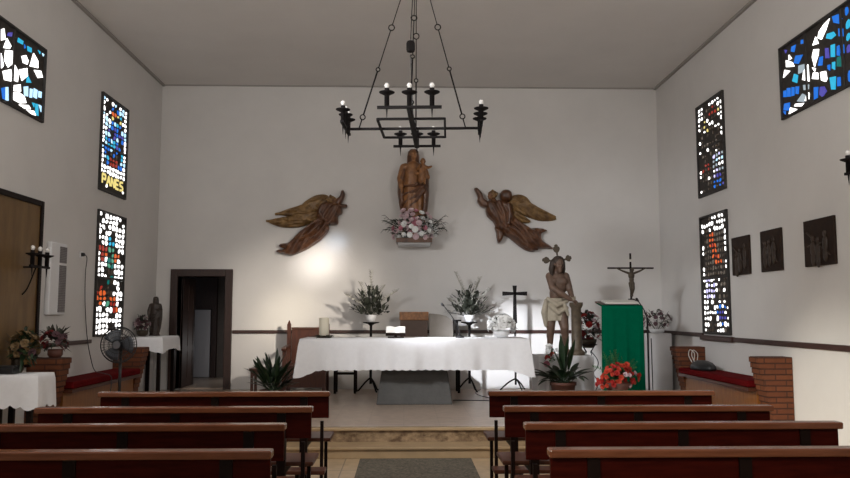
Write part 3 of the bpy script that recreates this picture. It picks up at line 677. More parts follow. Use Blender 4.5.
# wooden sedilia bench left of the altar, small stool
t = thing('sedilia_seat', 'reddish wooden high backed seat with pointed end posts behind left end of the altar', 'seat', (-1.55, 12.7, ZP))
MB().box(-1.82, -1.26, 12.93, 12.97, .60, 1.27).build('backrest', BENCHW, t, bevel=.006)
MB().box(-1.82, -1.26, 12.915, 12.98, 1.245, 1.285).build('top_rail', BENCHW, t, bevel=.006)
MB().box(-1.84, -1.24, 12.45, 12.95, .66, .71).build('seat', BENCHW, t, bevel=.008)
MB().box(-1.80, -1.27, 12.48, 12.50, .36, .66).build('apron', BENCHW, t)
for x in (-1.86, -1.24):
    b = MB(); b.box(x - .03, x + .03, 12.92, 12.98, ZP, 1.33); b.loft([[Vector((x + sx * .03, 12.95 + sy * .03, 1.33)) for sx, sy in ((-1, -1), (1, -1), (1, 1), (-1, 1))], [Vector((x + sx * .004, 12.95 + sy * .004, 1.40)) for sx, sy in ((-1, -1), (1, -1), (1, 1), (-1, 1))]]); b.build('end_post', BENCHW, t)
    MB().box(x - .03, x + .03, 12.44, 12.50, ZP, .95).build('leg', BENCHW, t)
    b = MB(); b.prism([(12.38, .93), (12.95, .97), (12.95, 1.01), (12.42, .985), (12.37, .965)], lambda y, z, d: (x + d, y, z), -.035, .035); b.build('armrest', BENCHW, t, bevel=.006)
t = thing('dark_footstool', 'low dark framed stool half hidden under the hanging altar cloth', 'stool', (-.92, 12.6, ZP))
MB().box(-1.09, -.74, 12.42, 12.78, .66, .69).build('seat', PEWDK, t, bevel=.006); MB().box(-1.07, -.76, 12.44, 12.46, .56, .60).build('rail', PEWDK, t)
for x in (-1.07, -.76):
    for y in (12.44, 12.76): MB().box(x - .018, x + .018, y - .018, y + .018, ZP, .66).build('leg', PEWDK, t)
t = thing('low_stool', 'small reddish wooden stool against the back wall left of the plant', 'stool', (-2.16, 12.65, ZP))
MB().box(-2.40, -1.96, 12.45, 12.85, .62, .66).build('seat', BENCHW, t, bevel=.008)
b = MB(); b.box(-2.37, -1.99, 12.48, 12.50, .54, .62); b.box(-2.37, -1.99, 12.80, 12.82, .54, .62); b.box(-2.37, -2.35, 12.48, 12.82, .54, .62); b.box(-2.01, -1.99, 12.48, 12.82, .54, .62); b.build('apron', BENCHW, t)
for x in (-2.36, -2.0):
    for y in (12.49, 12.81): MB().box(x - .02, x + .02, y - .02, y + .02, ZP, .62).build('leg', BENCHW, t)

# ------------------------------------------------------------------ potted plants by the altar
def potted(name, lab, c, rp, hp, leaves, m, seed):
    R = random.Random(seed); t = thing(name, lab, 'plant', c); x, y, z = c
    MB().lathe([(rp * .72, 0), (rp * .95, hp * .86), (rp * 1.04, hp * .86), (rp * 1.04, hp), (rp * .93, hp), (rp * .9, hp * .9), (.01, hp * .9)], c, 24).build('pot', TERRA, t, smooth=True)
    b = MB()
    for (az, el, L, w, dr) in leaves:
        d = Vector((math.cos(az) * math.cos(el), math.sin(az) * math.cos(el), math.sin(el)))
        st = Vector((x + R.uniform(-.4, .4) * rp, y + R.uniform(-.4, .4) * rp, z + hp * .9))
        p = st + d * L * .35
        b.tube([st, p], .005, 5); b.blade(p - d * .01, d, L * .75, w, dr, 7)
    b.build('foliage', m, t, smooth=True, recalc=False)
R = random.Random(12)
lv = [(R.uniform(0, 6.28), R.uniform(.75, 1.45), R.uniform(.38, .60), R.uniform(.05, .085), R.uniform(0, .25)) for k in range(34)] + [(R.choice([PI, 0, PI * .9, .2, -.5, PI + .5]) + R.uniform(-.3, .3), R.uniform(.35, .8), R.uniform(.30, .46), .07, .2) for k in range(12)]
potted('potted_plant', 'dark upright leafy plant in a brown pot at the left front of the altar', (-1.80, 11.0, ZP), .165, .20, lv, LEAF, 2)
R = random.Random(13)
lv = [(R.uniform(0, 6.28), R.uniform(.3, .85), R.uniform(.36, .50), R.uniform(.075, .10), R.uniform(.15, .5)) for k in range(30)] + [(PI + R.uniform(-.5, .5), R.uniform(.35, .6), .52, .08, .25) for k in range(5)] + [(R.uniform(0, 6.28), R.uniform(1.1, 1.5), R.uniform(.50, .70), .07, .05) for k in range(9)]
potted('potted_plant', 'broad leaved dark plant in a brown pot in front of the bound Christ statue', (2.19, 10.95, ZP), .175, .30, lv, LEAF, 3)

# ------------------------------------------------------------------ statues
def figure_head(b, c, r, yaw=0.0, pitch=0.0, beard=False):     # skull, jaw, nose, brow, lips, ears turned to yaw, nodding by pitch
    M = Matrix.Rotation(yaw, 3, 'Z') @ Matrix.Rotation(pitch, 3, 'X'); c = Vector(c)
    def E(p, rr): b.ell(c + M @ (Vector(p) * r), [k * r for k in rr], 12, 8, M)
    E((0, .08, .12), (.78, .92, .95)); E((0, -.20, -.45), (.56, .60, .62)); E((0, -.92, -.12), (.13, .22, .26)); E((0, -.84, .12), (.09, .12, .2))
    for s in (-1, 1):
        E((s * .32, -.72, .22), (.26, .14, .09)); E((s * .30, -.74, .06), (.15, .10, .09)); E((s * .80, .05, -.05), (.12, .2, .28)); E((s * .38, -.52, -.28), (.26, .28, .28))
    E((0, -.80, -.52), (.24, .12, .08)); E((0, -.72, -.86), (.24, .2, .16))
    if beard: E((0, -.62, -.95), (.40, .36, .50)); E((0, -.78, -.40), (.34, .14, .10))
def hand(b, w, d, r, side=1):           # palm, four bent fingers and a thumb
    w = Vector(w); d = Vector(d).normalized(); s = d.cross(Vector((0, 1, 0))); s = s.normalized() if s.length > .1 else Vector((1, 0, 0)); n_ = s.cross(d)
    b.caps_(w, w + d * r * 2.2, r * .75, r * .95)
    for i, L in enumerate((1.7, 2.0, 1.9, 1.5)):
        k = w + d * r * 2.6 + s * (i - 1.5) * r * .5; m_ = k + d * r * L * .55; b.limb([k, m_, m_ + (d * .7 + n_ * .6) * r * L * .5], [r * .27, r * .25, r * .2])
    k = w + d * r * 1.0 + s * side * r * .8; b.limb([k, k + (d + s * side * .8) * r * 1.0, k + (d * 1.3 + s * side * .7) * r * 1.5], [r * .32, r * .28, r * .22])
def robe_rings(c, prof, nf, amp, seed, seg=64):
    R = random.Random(seed); ph = [R.uniform(0, 6) for _ in range(4)]; rings = []
    for i, (z, rx, ry, ox, oy, fa) in enumerate(prof):
        rg = []
        for k in range(seg):
            a = 2 * PI * k / seg
            f = 1 + fa * amp * (math.sin(nf * a + ph[0] + z * 1.5) + .6 * math.sin(nf * 1.7 * a + ph[1] - z * 2) + .4 * math.sin(nf * .5 * a + ph[2] + z * 5))
            rg.append(Vector((c[0] + ox + rx * f * math.cos(a), c[1] + oy + ry * f * math.sin(a), c[2] + z)))
        rings.append(rg)
    return rings
def madonna(lab, name, c, H, m, mc, cat='statue', child=True, seed=1, plinth=.2, voxel=.008):
    t = thing(name, lab, cat, (c[0], c[1], c[2] - plinth)); x, y, z = c; k = H
    if plinth: MB().lathe([(.155 * k, -plinth), (.155 * k, -plinth * .7), (.14 * k, -plinth * .6), (.14 * k, 0)], c, 8).build('plinth', m, t)
    b = MB()
    b.loft(robe_rings(c, [(0, .145 * k, .12 * k, 0, 0, 1), (.05 * k, .140 * k, .115 * k, 0, 0, 1), (.20 * k, .132 * k, .108 * k, 0, 0, .95), (.40 * k, .135 * k, .105 * k, 0, 0, .8), (.52 * k, .13 * k, .10 * k, 0, 0, .6), (.60 * k, .12 * k, .098 * k, 0, 0, .35), (.70 * k, .128 * k, .09 * k, 0, 0, .2), (.78 * k, .118 * k, .08 * k, 0, 0, .1), (.815 * k, .06 * k, .055 * k, 0, 0, 0)], 9, .055, seed))
    b.caps_((x, y, z + .80 * k), (x, y - .01 * k, z + .86 * k), .042 * k, .038 * k)
    figure_head(b, (x, y - .012 * k, z + .915 * k), .066 * k, yaw=.15, pitch=-.05)
    for s in (-1, 1): b.ell((x + s * .10 * k, y, z + .755 * k), (.055 * k, .06 * k, .05 * k))
    # right arm hanging over the robe, left arm bent to carry the child
    b.limb([(x - .125 * k, y, z + .75 * k), (x - .165 * k, y - .02 * k, z + .60 * k), (x - .155 * k, y - .07 * k, z + .49 * k)], [.05 * k, .048 * k, .034 * k])
    hand(b, (x - .155 * k, y - .075 * k, z + .475 * k), (.1, -.3, -1), .017 * k)
    b.limb([(x + .125 * k, y, z + .75 * k), (x + .165 * k, y - .03 * k, z + .62 * k), (x + .10 * k, y - .13 * k, z + .64 * k)], [.05 * k, .048 * k, .034 * k])
    hand(b, (x + .09 * k, y - .135 * k, z + .645 * k), (-1, -.1, .1), .017 * k)
    o = b.build('body', m, t); remesh(o, voxel * k, 3)
    # mantle falling from the shoulders and gathered across the front
    b = MB()
    for s, e in ((-1, .16), (1, .06)):
        for j, (wx, wy) in enumerate(((.128, .035), (.15, .0), (.138, -.035))):
            b.limb([(x + s * .10 * k, y + (.03 - .02 * j) * k, z + .765 * k), (x + s * (wx + .012) * k, y + wy * k, z + .60 * k), (x + s * (wx + .018) * k, y + wy * k, z + .42 * k), (x + s * wx * k, y + wy * k, z + (e + .05 * j) * k)], [.035 * k, .040 * k, .036 * k, .022 * k])
    for j in range(4):
        b.limb([(x + .14 * k, y - .07 * k, z + (.60 - .05 * j) * k), (x + .02 * k, y - (.108 - .004 * j) * k, z + (.50 - .07 * j) * k), (x - .135 * k, y - .055 * k, z + (.50 - .11 * j) * k)], [.018 * k, .022 * k, .016 * k])
    o = b.build('mantle', mc, t); remesh(o, voxel * k, 2)
    b = MB(); b.loft(robe_rings((x, y + .012 * k, z), [(.74 * k, .10 * k, .075 * k, 0, .02 * k, .8), (.82 * k, .082 * k, .072 * k, 0, .02 * k, .5), (.90 * k, .079 * k, .075 * k, 0, .018 * k, .3), (.96 * k, .068 * k, .066 * k, 0, .012 * k, .1), (.99 * k, .035 * k, .035 * k, 0, .008 * k, 0)], 6, .05, seed + 1, 32))
    b.build('veil', mc, t, smooth=True)
    if child:
        b = MB(); cx, cy, cz = x + .115 * k, y - .12 * k, z + .70 * k
        b.loft(robe_rings((cx, cy, cz - .05 * k), [(-.12 * k, .045 * k, .05 * k, -.005 * k, -.01 * k, 1), (-.02 * k, .052 * k, .052 * k, 0, 0, .8), (.06 * k, .048 * k, .04 * k, 0, 0, .4), (.105 * k, .04 * k, .034 * k, 0, 0, .1), (.115 * k, .02 * k, .02 * k, 0, 0, 0)], 7, .05, seed + 2, 32))
        figure_head(b, (cx + .005 * k, cy, cz + .105 * k), .043 * k, yaw=.3)
        b.limb([(cx + .035 * k, cy, cz + .04 * k), (cx + .07 * k, cy - .03 * k, cz + .02 * k), (cx + .11 * k, cy - .06 * k, cz + .03 * k)], [.02 * k, .018 * k, .013 * k])
        b.limb([(cx - .035 * k, cy, cz + .04 * k), (cx - .06 * k, cy - .04 * k, cz + .01 * k), (cx - .04 * k, cy - .07 * k, cz + .04 * k)], [.02 * k, .018 * k, .013 * k])
        for s in (-1, 1): b.limb([(cx + s * .02 * k, cy - .02 * k, cz - .14 * k), (cx + s * .025 * k, cy - .07 * k, cz - .19 * k), (cx + s * .025 * k, cy - .10 * k, cz - .195 * k)], [.022 * k, .016 * k, .014 * k])
        o = b.build('child', m, t); remesh(o, voxel * .8 * k, 2)
    return t
# bracket and Virgin on the back wall
t = thing('wall_bracket', 'brown wooden bracket shelf on the back wall under the Virgin statue', 'bracket', (.163, 13.2, 2.62))
MB().box(-.13, .455, 12.78, 13.2, 2.66, 2.735).build('shelf', CARVDK, t, bevel=.008)
b = MB(); b.prism([(13.2, 2.62), (12.84, 2.635), (12.82, 2.66), (13.2, 2.66)], lambda y, z, d: (.163 + d, y, z), -.265, .265); b.build('support', WHITEP, t)
madonna('carved brown wood statue of the Virgin holding the child on the wall bracket', 'virgin_statue', (.150, 12.985, 2.735 + .22), 1.30, GOWN, CARVDK, seed=4, plinth=.22)
R = random.Random(22)
t = thing('bracket_flowers', 'mound of pink and white roses at the feet of the Virgin on the bracket', 'flowers', (.165, 12.86, 2.735))
MB().box(-.05, .38, 12.79, 12.87, 2.735, 2.79).build('flower_tray', LEAF3, t)
c = (.165, 12.85, 2.84)
sp = []
tr = 0
while len(sp) < 52 and tr < 6000:
    tr += 1
    u = R.uniform(-1, 1); v = R.uniform(-.1, 1)
    if abs(u) > 1 - .5 * max(0, v) ** 1.5: continue
    p = Vector((.165 + u * .37, 12.85 - .10 * math.sqrt(max(0, 1 - u * u)) * R.uniform(.3, 1), 2.78 + v * .40))
    if any((p - q).length < .072 for q in sp): continue
    sp.append(p)
blossoms(t, sp, ['pink', 'pale', 'pale', 'pale', 'pale', 'white', 'white'], .046, R, (.165, 13.1, 2.85))
b = MB()
for k in range(240):
    u = R.uniform(-1, 1); v = R.uniform(-.1, 1)
    p = Vector((.165 + u * .36, 12.86 - .07 * R.random(), 2.78 + v * .36 * (1 - .35 * abs(u))))
    b.blade(p, Vector((u + R.uniform(-.5, .5), R.uniform(-.9, 0), R.uniform(-.3, 1))), R.uniform(.05, .11), .035, .2, 4)
for s in (-1, 1):
    for k in range(5):
        e = Vector((.165 + s * R.uniform(.42, .52), 12.84, 2.86 + R.uniform(0, .26)))
        st = Vector((.165 + s * .25, 12.86, 2.90)); b.tube([st, e], .004, 5)
        for i in range(5):
            b.blade(st.lerp(e, .4 + i * .14), Vector((s, R.uniform(-.8, .3), R.uniform(-1, 1))), .07, .035, .2, 4)
b.build('leaves', LEAF3, t, smooth=True, recalc=False)

# ------------------------------------------------------------------ carved angels on the back wall
ANGEL_L={
  'wing_a':[(-2.172,3.175),(-2.016,3.215),(-1.782,3.282),(-1.653,3.388),(-1.497,3.481),(-1.341,3.501),(-1.261,3.456),(-1.247,3.363),(-1.363,3.23),(-1.519,3.124),(-1.754,3.123),(-2.015,3.136)],
  'wing_b':[(-2.313,3.056),(-2.196,3.069),(-1.936,3.11),(-1.781,3.229),(-1.547,3.256),(-1.389,3.177),(-1.414,3.072),(-1.595,2.992),(-1.777,2.939),(-2.011,2.938),(-2.168,2.977)],
  'torso':[(-1.417,3.31),(-1.261,3.39),(-1.169,3.403),(-1.129,3.364),(-1.051,3.337),(-1.036,3.179),(-1.101,3.126),(-1.113,2.994),(-1.256,2.98),(-1.361,3.019),(-1.467,3.124)],
  'arm':[(-1.182,3.363),(-1.13,3.417),(-1.078,3.47),(-1.053,3.555),(-1.013,3.555),(-0.994,3.497),(-1.012,3.417),(-1.051,3.337),(-1.102,3.284)],
  'arm2':[(-1.129,3.35),(-1.051,3.332),(-0.967,3.322),(-0.951,3.295),(-0.984,3.269),(-1.063,3.258),(-1.128,3.258)],
  'skirt':[(-1.309,3.019),(-1.256,2.954),(-1.268,2.862),(-1.383,2.73),(-1.564,2.598),(-1.719,2.519),(-1.874,2.467),(-1.978,2.493),(-2.108,2.519),(-2.109,2.558),(-1.979,2.584),(-2.071,2.623),(-2.059,2.663),(-1.929,2.689),(-1.852,2.755),(-1.724,2.887),(-1.543,3.005),(-1.44,3.085)],
  'head':[(-1.26,3.337),(-1.256,3.403),(-1.209,3.443),(-1.151,3.432),(-1.124,3.377),(-1.142,3.311),(-1.202,3.284)],
}
ANGEL_R={
  'arm':[(1.181,3.604),(1.221,3.612),(1.261,3.577),(1.313,3.511),(1.339,3.431),(1.405,3.378),(1.418,3.284),(1.312,3.284),(1.233,3.377),(1.233,3.457),(1.194,3.55)],
  'head':[(1.379,3.471),(1.406,3.532),(1.46,3.551),(1.513,3.533),(1.541,3.471),(1.525,3.41),(1.458,3.378),(1.405,3.404)],
  'shoulder':[(1.61,3.485),(1.638,3.56),(1.712,3.587),(1.786,3.561),(1.812,3.486),(1.785,3.406),(1.71,3.379),(1.636,3.405)],
  'torso':[(1.392,3.391),(1.631,3.405),(1.79,3.352),(1.84,3.139),(1.812,2.98),(1.652,2.847),(1.547,2.926),(1.495,3.032),(1.39,3.138),(1.365,3.271)],
  'wing_a':[(1.791,3.459),(1.924,3.513),(2.057,3.474),(2.161,3.354),(2.319,3.221),(2.557,3.115),(2.503,3.067),(2.29,3.061),(2.105,3.114),(1.92,3.193),(1.762,3.272)],
  'wing_b':[(1.762,3.285),(1.92,3.193),(2.026,3.1),(2.118,3.047),(2.051,3.02),(1.892,3.046),(1.774,3.139)],
  'arm2':[(1.521,2.952),(1.666,2.86),(1.638,2.741),(1.585,2.682),(1.559,2.727),(1.546,2.846)],
  'skirt':[(1.639,2.847),(1.693,2.979),(1.84,3.126),(1.972,3.033),(2.05,2.941),(2.262,2.941),(2.407,2.902),(2.314,2.862),(2.312,2.742),(2.443,2.65),(2.482,2.597),(2.39,2.592),(2.257,2.584),(2.151,2.536),(2.019,2.57),(1.888,2.662),(1.757,2.768)],
}
def puff(outline, depth, base, wy, fold=None, seed=1, step=.018, edge=.10):
    R = random.Random(seed)
    P = [(p.x, p.y) for p in spline([(a, b_, 0) for a, b_ in outline], 5, True)]
    xs = [p[0] for p in P]; zs = [p[1] for p in P]; n_ = len(P)
    def inside(x, z):
        r = False
        for i in range(n_):
            (x0, z0), (x1, z1) = P[i - 1], P[i]
            if (z0 > z) != (z1 > z) and x < (x1 - x0) * (z - z0) / (z1 - z0) + x0: r = not r
        return r
    def dist(x, z):
        d = 9
        for i in range(n_):
            (x0, z0), (x1, z1) = P[i - 1], P[i]; dx, dz = x1 - x0, z1 - z0; l = dx * dx + dz * dz
            t = max(0, min(1, ((x - x0) * dx + (z - z0) * dz) / l)) if l else 0
            d = min(d, math.hypot(x - x0 - t * dx, z - z0 - t * dz))
        return d
    pts = [Vector(p) for p in P]; x = min(xs)
    while x < max(xs):
        z = min(zs)
        while z < max(zs):
            q = (x + R.uniform(-.3, .3) * step, z + R.uniform(-.3, .3) * step)
            if inside(*q) and dist(*q) > step * .5: pts.append(Vector(q))
            z += step
        x += step
    r = delaunay_2d_cdt(pts, [(i, (i + 1) % n_) for i in range(n_)], [], 1, 1e-5)
    V2, F = r[0], r[2]; vs = []; bd = set()
    cnt = {}
    for f in F:
        for i in range(len(f)):
            e = tuple(sorted((f[i - 1], f[i]))); cnt[e] = cnt.get(e, 0) + 1
    for v in V2:
        d = dist(v.x, v.y); t = min(1, d / edge); h = base + depth * math.sqrt(max(0, 1 - (1 - t) ** 2))
        if fold: h += fold(v.x, v.y) * min(1, d / .03)
        vs.append((v.x, wy - h, v.y))
    o = len(vs); fs = [tuple(f) for f in F]
    vs += [(v.x, wy, v.y) for v in V2]; fs += [tuple(i + o for i in f)[::-1] for f in F]
    fs += [(e[0], e[1], e[1] + o, e[0] + o) for e, c in cnt.items() if c == 1]
    m = MB(); m.add(vs, fs); return m
def stripes(ang, freq, amp, wob=.0, f2=0):
    c, s = math.cos(ang), math.sin(ang)
    def f(x, z):
        u = x * c + z * s; v = -x * s + z * c
        return amp * math.sin(freq * (v + wob * math.sin(u * 6))) + (amp * .6 * math.sin(f2 * u + freq * .5 * v) if f2 else 0)
    return f
def feathers(b, A, root, depth, n_cov, sgn):
    P = [Vector((p[0], 0, p[1])) for p in A]; root = Vector((root[0], 0, root[1]))
    c = sum(P, Vector()) / len(P)
    tips = sorted(P, key=lambda p: -(p - root).length)
    far = tips[0]; ax = (far - root).normalized(); L = (far - root).length
    # long flight feathers run from the arm of the wing to points of its trailing edge
    for k in range(9):
        t = k / 8; s0 = root + ax * L * (.10 + .42 * t); nrm = Vector((-ax.z, 0, ax.x))
        hi = max((p - root).dot(nrm) for p in P); lo = min((p - root).dot(nrm) for p in P)
        off = lo + (hi - lo) * (.80 - .62 * (1 - t) ** 1.0) if sgn > 0 else hi + (lo - hi) * (.80 - .62 * (1 - t))
        st = root + ax * L * (.08 + .22 * t) + nrm * off * .55; en = root + ax * L * (.62 + .36 * t ** .6) + nrm * off * .18
        st.y = en.y = 0
        w = .022
        for i in range(7):
            u0, u1 = i / 7, (i + 1) / 7; p0 = st.lerp(en, u0); p1 = st.lerp(en, u1)
            y0 = YB - depth - .012 + .03 * u0
            b.caps_((p0.x, y0, p0.z), (p1.x, y0 + .004, p1.z), w * (1 - .35 * u0), w * (1 - .35 * u1), 8)
    for r_ in range(3):
        for k in range(n_cov):
            t = k / max(1, n_cov - 1); nrm = Vector((-ax.z, 0, ax.x))
            p = root + ax * L * (.10 + .12 * r_ + .36 * t) + nrm * ((hi if sgn > 0 else lo) * (.55 - .20 * r_) * (1 - .5 * t))
            q = p + ax * .055
            b.caps_((p.x, YB - depth - .018, p.z), (q.x, YB - depth - .006, q.z), .022, .015, 8)
def angel(lab, A, wa, wb, skirt_ang, tors_ang, loc, flip, ra, rb, drape_lines, feet):
    t = thing('wall_angel', lab, 'angel relief', loc)
    for key, an, rt, dp, sd in (('wing_a', wa, ra, .055, 1), ('wing_b', wb, rb, .08, 2)):
        b = puff(A[key], .045, dp - .035, YB - .005, stripes(an, 95, .010, .02, 30), sd)
        feathers(b, A[key], rt, dp, 5, 1)
        o = b.build('wing', GILT, t); remesh(o, .0085, 1)
    b = puff(A['skirt'], .10, .05, YB - .005, stripes(skirt_ang, 60, .020, .05), 3)
    q = puff(A['torso'], .11, .06, YB - .005, stripes(tors_ang, 70, .012, .03), 4); b.add(q.v, q.f)
    for ln in drape_lines:
        P = spline([Vector((x, YB - h, z)) for x, z, h in ln], 5)
        for i in range(len(P) - 1):
            u = i / len(P); b.caps_(P[i], P[i + 1], .026 * (1 - .4 * u), .026 * (1 - .4 * (u + 1 / len(P))), 8)
    o = b.build('robe', CARVDK, t); remesh(o, .0095, 1)
    for k in ('arm', 'arm2'): puff(A[k], .06, .09, YB - .005, None, 5, .015, .04).build('arm', CARVDK, t, smooth=True)
    for (x, z, dx, dz) in feet:
        b = MB(); b.limb([(x, YB - .06, z), (x + dx * .5, YB - .065, z + dz * .5), (x + dx, YB - .05, z + dz)], [.03, .028, .014]); b.build('foot', CARVED, t, smooth=True)
    cx = sum(p[0] for p in A['head']) / len(A['head']); cz = sum(p[1] for p in A['head']) / len(A['head'])
    b = MB(); figure_head(b, (cx, YB - .16, cz), .075, yaw=flip * .9, pitch=-.2); b.caps_((cx, YB - .14, cz - .02), (cx - flip * .05, YB - .10, cz - .10), .04, .05)
    o = b.build('head', CARVED, t); remesh(o, .007, 2)
    b = MB(); b.ell((cx - flip * .02, YB - .145, cz + .022), (.078, .075, .07))
    R = random.Random(5)
    for k in range(14): a = R.uniform(0, 6.28); b.ell((cx - flip * .02 + .06 * math.cos(a), YB - .16 - R.uniform(0, .04), cz + .03 + .05 * math.sin(a)), (.022, .022, .022), 8, 5)
    b.build('hair', GILT, t, smooth=True)
    if 'shoulder' in A: puff(A['shoulder'], .09, .08, YB - .005, None, 6, .015, .08).build('wing_top', CARVDK, t, smooth=True)
    return t
DL = [[(-1.30, 3.0, .17), (-1.45, 2.80, .17), (-1.72, 2.60, .13), (-2.0, 2.53, .09)], [(-1.38, 3.02, .17), (-1.58, 2.82, .18), (-1.85, 2.66, .13), (-2.04, 2.63, .09)], [(-1.28, 2.93, .15), (-1.36, 2.80, .14), (-1.55, 2.66, .13), (-1.80, 2.51, .10)],
      [(-1.42, 3.06, .16), (-1.62, 2.92, .16), (-1.82, 2.75, .12)], [(-1.16, 3.36, .17), (-1.28, 3.22, .18), (-1.36, 3.06, .18)], [(-1.10, 3.30, .16), (-1.16, 3.14, .18), (-1.26, 2.99, .17)], [(-1.36, 3.30, .16), (-1.40, 3.18, .17), (-1.30, 3.04, .18)]]
DR = [[(1.80, 3.02, .17), (1.95, 2.88, .17), (2.10, 2.70, .15), (2.36, 2.62, .09)], [(1.70, 2.92, .16), (1.86, 2.78, .17), (2.04, 2.62, .14), (2.22, 2.57, .10)], [(1.86, 3.06, .16), (2.04, 2.94, .16), (2.22, 2.86, .13), (2.36, 2.89, .09)], [(1.95, 2.98, .16), (2.12, 2.80, .15), (2.30, 2.70, .11)],
      [(1.44, 3.36, .16), (1.54, 3.16, .18), (1.62, 2.92, .17)], [(1.58, 3.38, .16), (1.66, 3.18, .19), (1.70, 2.96, .17)], [(1.74, 3.34, .16), (1.76, 3.16, .18), (1.74, 3.0, .18)]]
angel('carved wooden angel with raised arm flying to the right, left of the Virgin', ANGEL_L, .25, .22, .75, 1.1, (-1.5, 13.195, 3.0), 1, (-1.30, 3.38), (-1.42, 3.16), DL, [(-1.98, 2.53, -.13, .005), (-1.96, 2.61, -.11, .02)])
angel('carved wooden angel with raised arm flying to the left, right of the Virgin', ANGEL_R, -.62, -.5, -.65, -1.0, (1.8, 13.195, 3.0), -1, (1.83, 3.42), (1.80, 3.22), DR, [(2.38, 2.63, .10, -.03)])

# ------------------------------------------------------------------ bound Christ statue on its white pedestal
tag(MB().box(1.93, 2.74, 11.42, 12.05, ZP, .90).build('statue_pedestal', WHITEP, None, bevel=.01), 'white block pedestal under the statue of the bound Christ', 'pedestal')
t = thing('bound_christ_statue', 'painted statue of the bound Christ in a cream loincloth leaning on a short column', 'statue', (2.26, 11.72, .90))
def zx(a, h, y): return Vector((1.878 + a * .003718, y, 2.602 - h * .003718))
b = MB()
figure_head(b, zx(112, 97, 11.64), .092, yaw=.25, pitch=.28, beard=True)
b.caps_(zx(109, 118, 11.69), zx(108, 140, 11.73), .050, .062)
b.ell(zx(111, 175, 11.72), (.150, .105, .19)); b.ell(zx(108, 152, 11.73), (.165, .09, .075)); b.ell(zx(106, 215, 11.71), (.115, .09, .14)); b.ell(zx(100, 258, 11.72), (.135, .105, .12))
b.ell(zx(90, 168, 11.65), (.07, .04, .06)); b.ell(zx(128, 168, 11.65), (.07, .04, .06))
b.limb([zx(78, 146, 11.72), zx(84, 192, 11.62), zx(110, 214, 11.53), zx(150, 240, 11.52)], [.062, .050, .046, .032])
hand(b, zx(151, 241, 11.52), (1, 0, -.4), .024)
b.limb([zx(142, 146, 11.73), zx(156, 200, 11.68), zx(160, 238, 11.56)], [.062, .048, .032])
hand(b, zx(161, 240, 11.55), (.5, -.3, -.9), .024)
b.limb([zx(82, 275, 11.73), zx(79, 345, 11.69), zx(76, 422, 11.74)], [.095, .062, .040]); b.limb([zx(79, 352, 11.70), zx(77, 385, 11.735)], [.06, .055])
b.limb([zx(120, 275, 11.70), zx(129, 350, 11.62), zx(137, 436, 11.68)], [.098, .064, .040]); b.limb([zx(130, 358, 11.63), zx(134, 392, 11.67)], [.06, .055])
for p, q in ((zx(76, 428, 11.76), Vector((2.13, 11.62, .935))), (zx(137, 440, 11.70), Vector((2.40, 11.54, .93)))):
    b.limb([Vector((p.x, p.y + .02, .945)), (p + q) / 2 + Vector((0, 0, .01)), q], [.044, .042, .03])
    b.limb([p, Vector((p.x, p.y, .95))], [.04, .042])
    for i in range(5): b.caps_(q + Vector(((i - 2) * .016, -.005, -.005)), q + Vector(((i - 2) * .019, -.045 + abs(i - 1) * .006, -.012)), .0125, .010, 8)
o = b.build('body', SKIN, t); remesh(o, .009, 3)
b = MB()
b.loft(robe_rings((2.25, 11.72, 0), [(1.40, .165, .125, .005, -.01, .9), (1.47, .178, .135, 0, 0, 1), (1.58, .168, .13, -.005, 0, .8), (1.68, .150, .118, 0, 0, .6), (1.735, .138, .108, .01, 0, .4)], 7, .05, 31, 64))
b.limb([zx(60, 245, 11.66), zx(52, 290, 11.66), zx(58, 340, 11.68)], [.035, .05, .028]); b.limb([zx(62, 250, 11.70), zx(62, 300, 11.72), zx(66, 350, 11.73)], [.03, .04, .02])
b.limb([zx(64, 236, 11.60), zx(100, 262, 11.57), zx(140, 246, 11.60)], [.03, .035, .028]); b.limb([zx(70, 262, 11.59), zx(105, 292, 11.57), zx(140, 272, 11.60)], [.028, .034, .025])
b.limb([zx(130, 262, 11.58), zx(142, 300, 11.58)], [.03, .02])
o = b.build('loincloth', LOIN, t); remesh(o, .008, 2)
b = MB()
b.ell(zx(111, 88, 11.67), (.098, .098, .09)); b.limb([zx(90, 90, 11.67), zx(84, 118, 11.68), zx(86, 142, 11.68)], [.045, .045, .025]); b.limb([zx(130, 92, 11.68), zx(132, 118, 11.70), zx(130, 138, 11.71)], [.035, .035, .022]); b.limb([zx(110, 95, 11.75), zx(108, 145, 11.80)], [.08, .05])
o = b.build('hair', HAIR, t); remesh(o, .008, 1)
def ray(a, L):
    d = Vector((math.sin(a), 0, math.cos(a))); n_ = Vector((d.z, 0, -d.x)); p = zx(111, 88, 11.68) + d * .09; q = MB()
    prof = [(0, .012), (.25, .014), (.40, .040), (.60, .052), (.75, .045), (.85, .022), (.90, .030), (1.0, .012)]
    L1 = [p + d * (L * u) + n_ * w for u, w in prof] + [p + d * (L * u) - n_ * w for u, w in prof[::-1]]
    n2 = len(L1); q.add([v + Vector((0, -.008, 0)) for v in L1] + [v + Vector((0, .008, 0)) for v in L1], [tuple(range(n2)), tuple(range(n2, 2 * n2))[::-1]] + [(i, (i + 1) % n2, n2 + (i + 1) % n2, n2 + i)[::-1] for i in range(n2)])
    q.build('halo_ray', BRONZE, t, bevel=.003)
ray(-.12, .17); ray(-1.45, .15); ray(1.25, .12)
b = MB(); b.lathe([(.115, 0), (.115, .05), (.085, .075), (.078, .09), (.072, .68), (.085, .70), (.10, .73), (.10, .77), (.02, .77)], (2.535, 11.62, .90), 24); b.build('column', COLM, t, smooth=True, bevel=.004)
b = MB()
for k in range(3): b.tube(arc(zx(157, 238 - k * 4, 11.54), .045, 0, 2 * PI, 16, (1, 0, 0), (0, .8, .3))[:-1], .007, 6, closed=True)
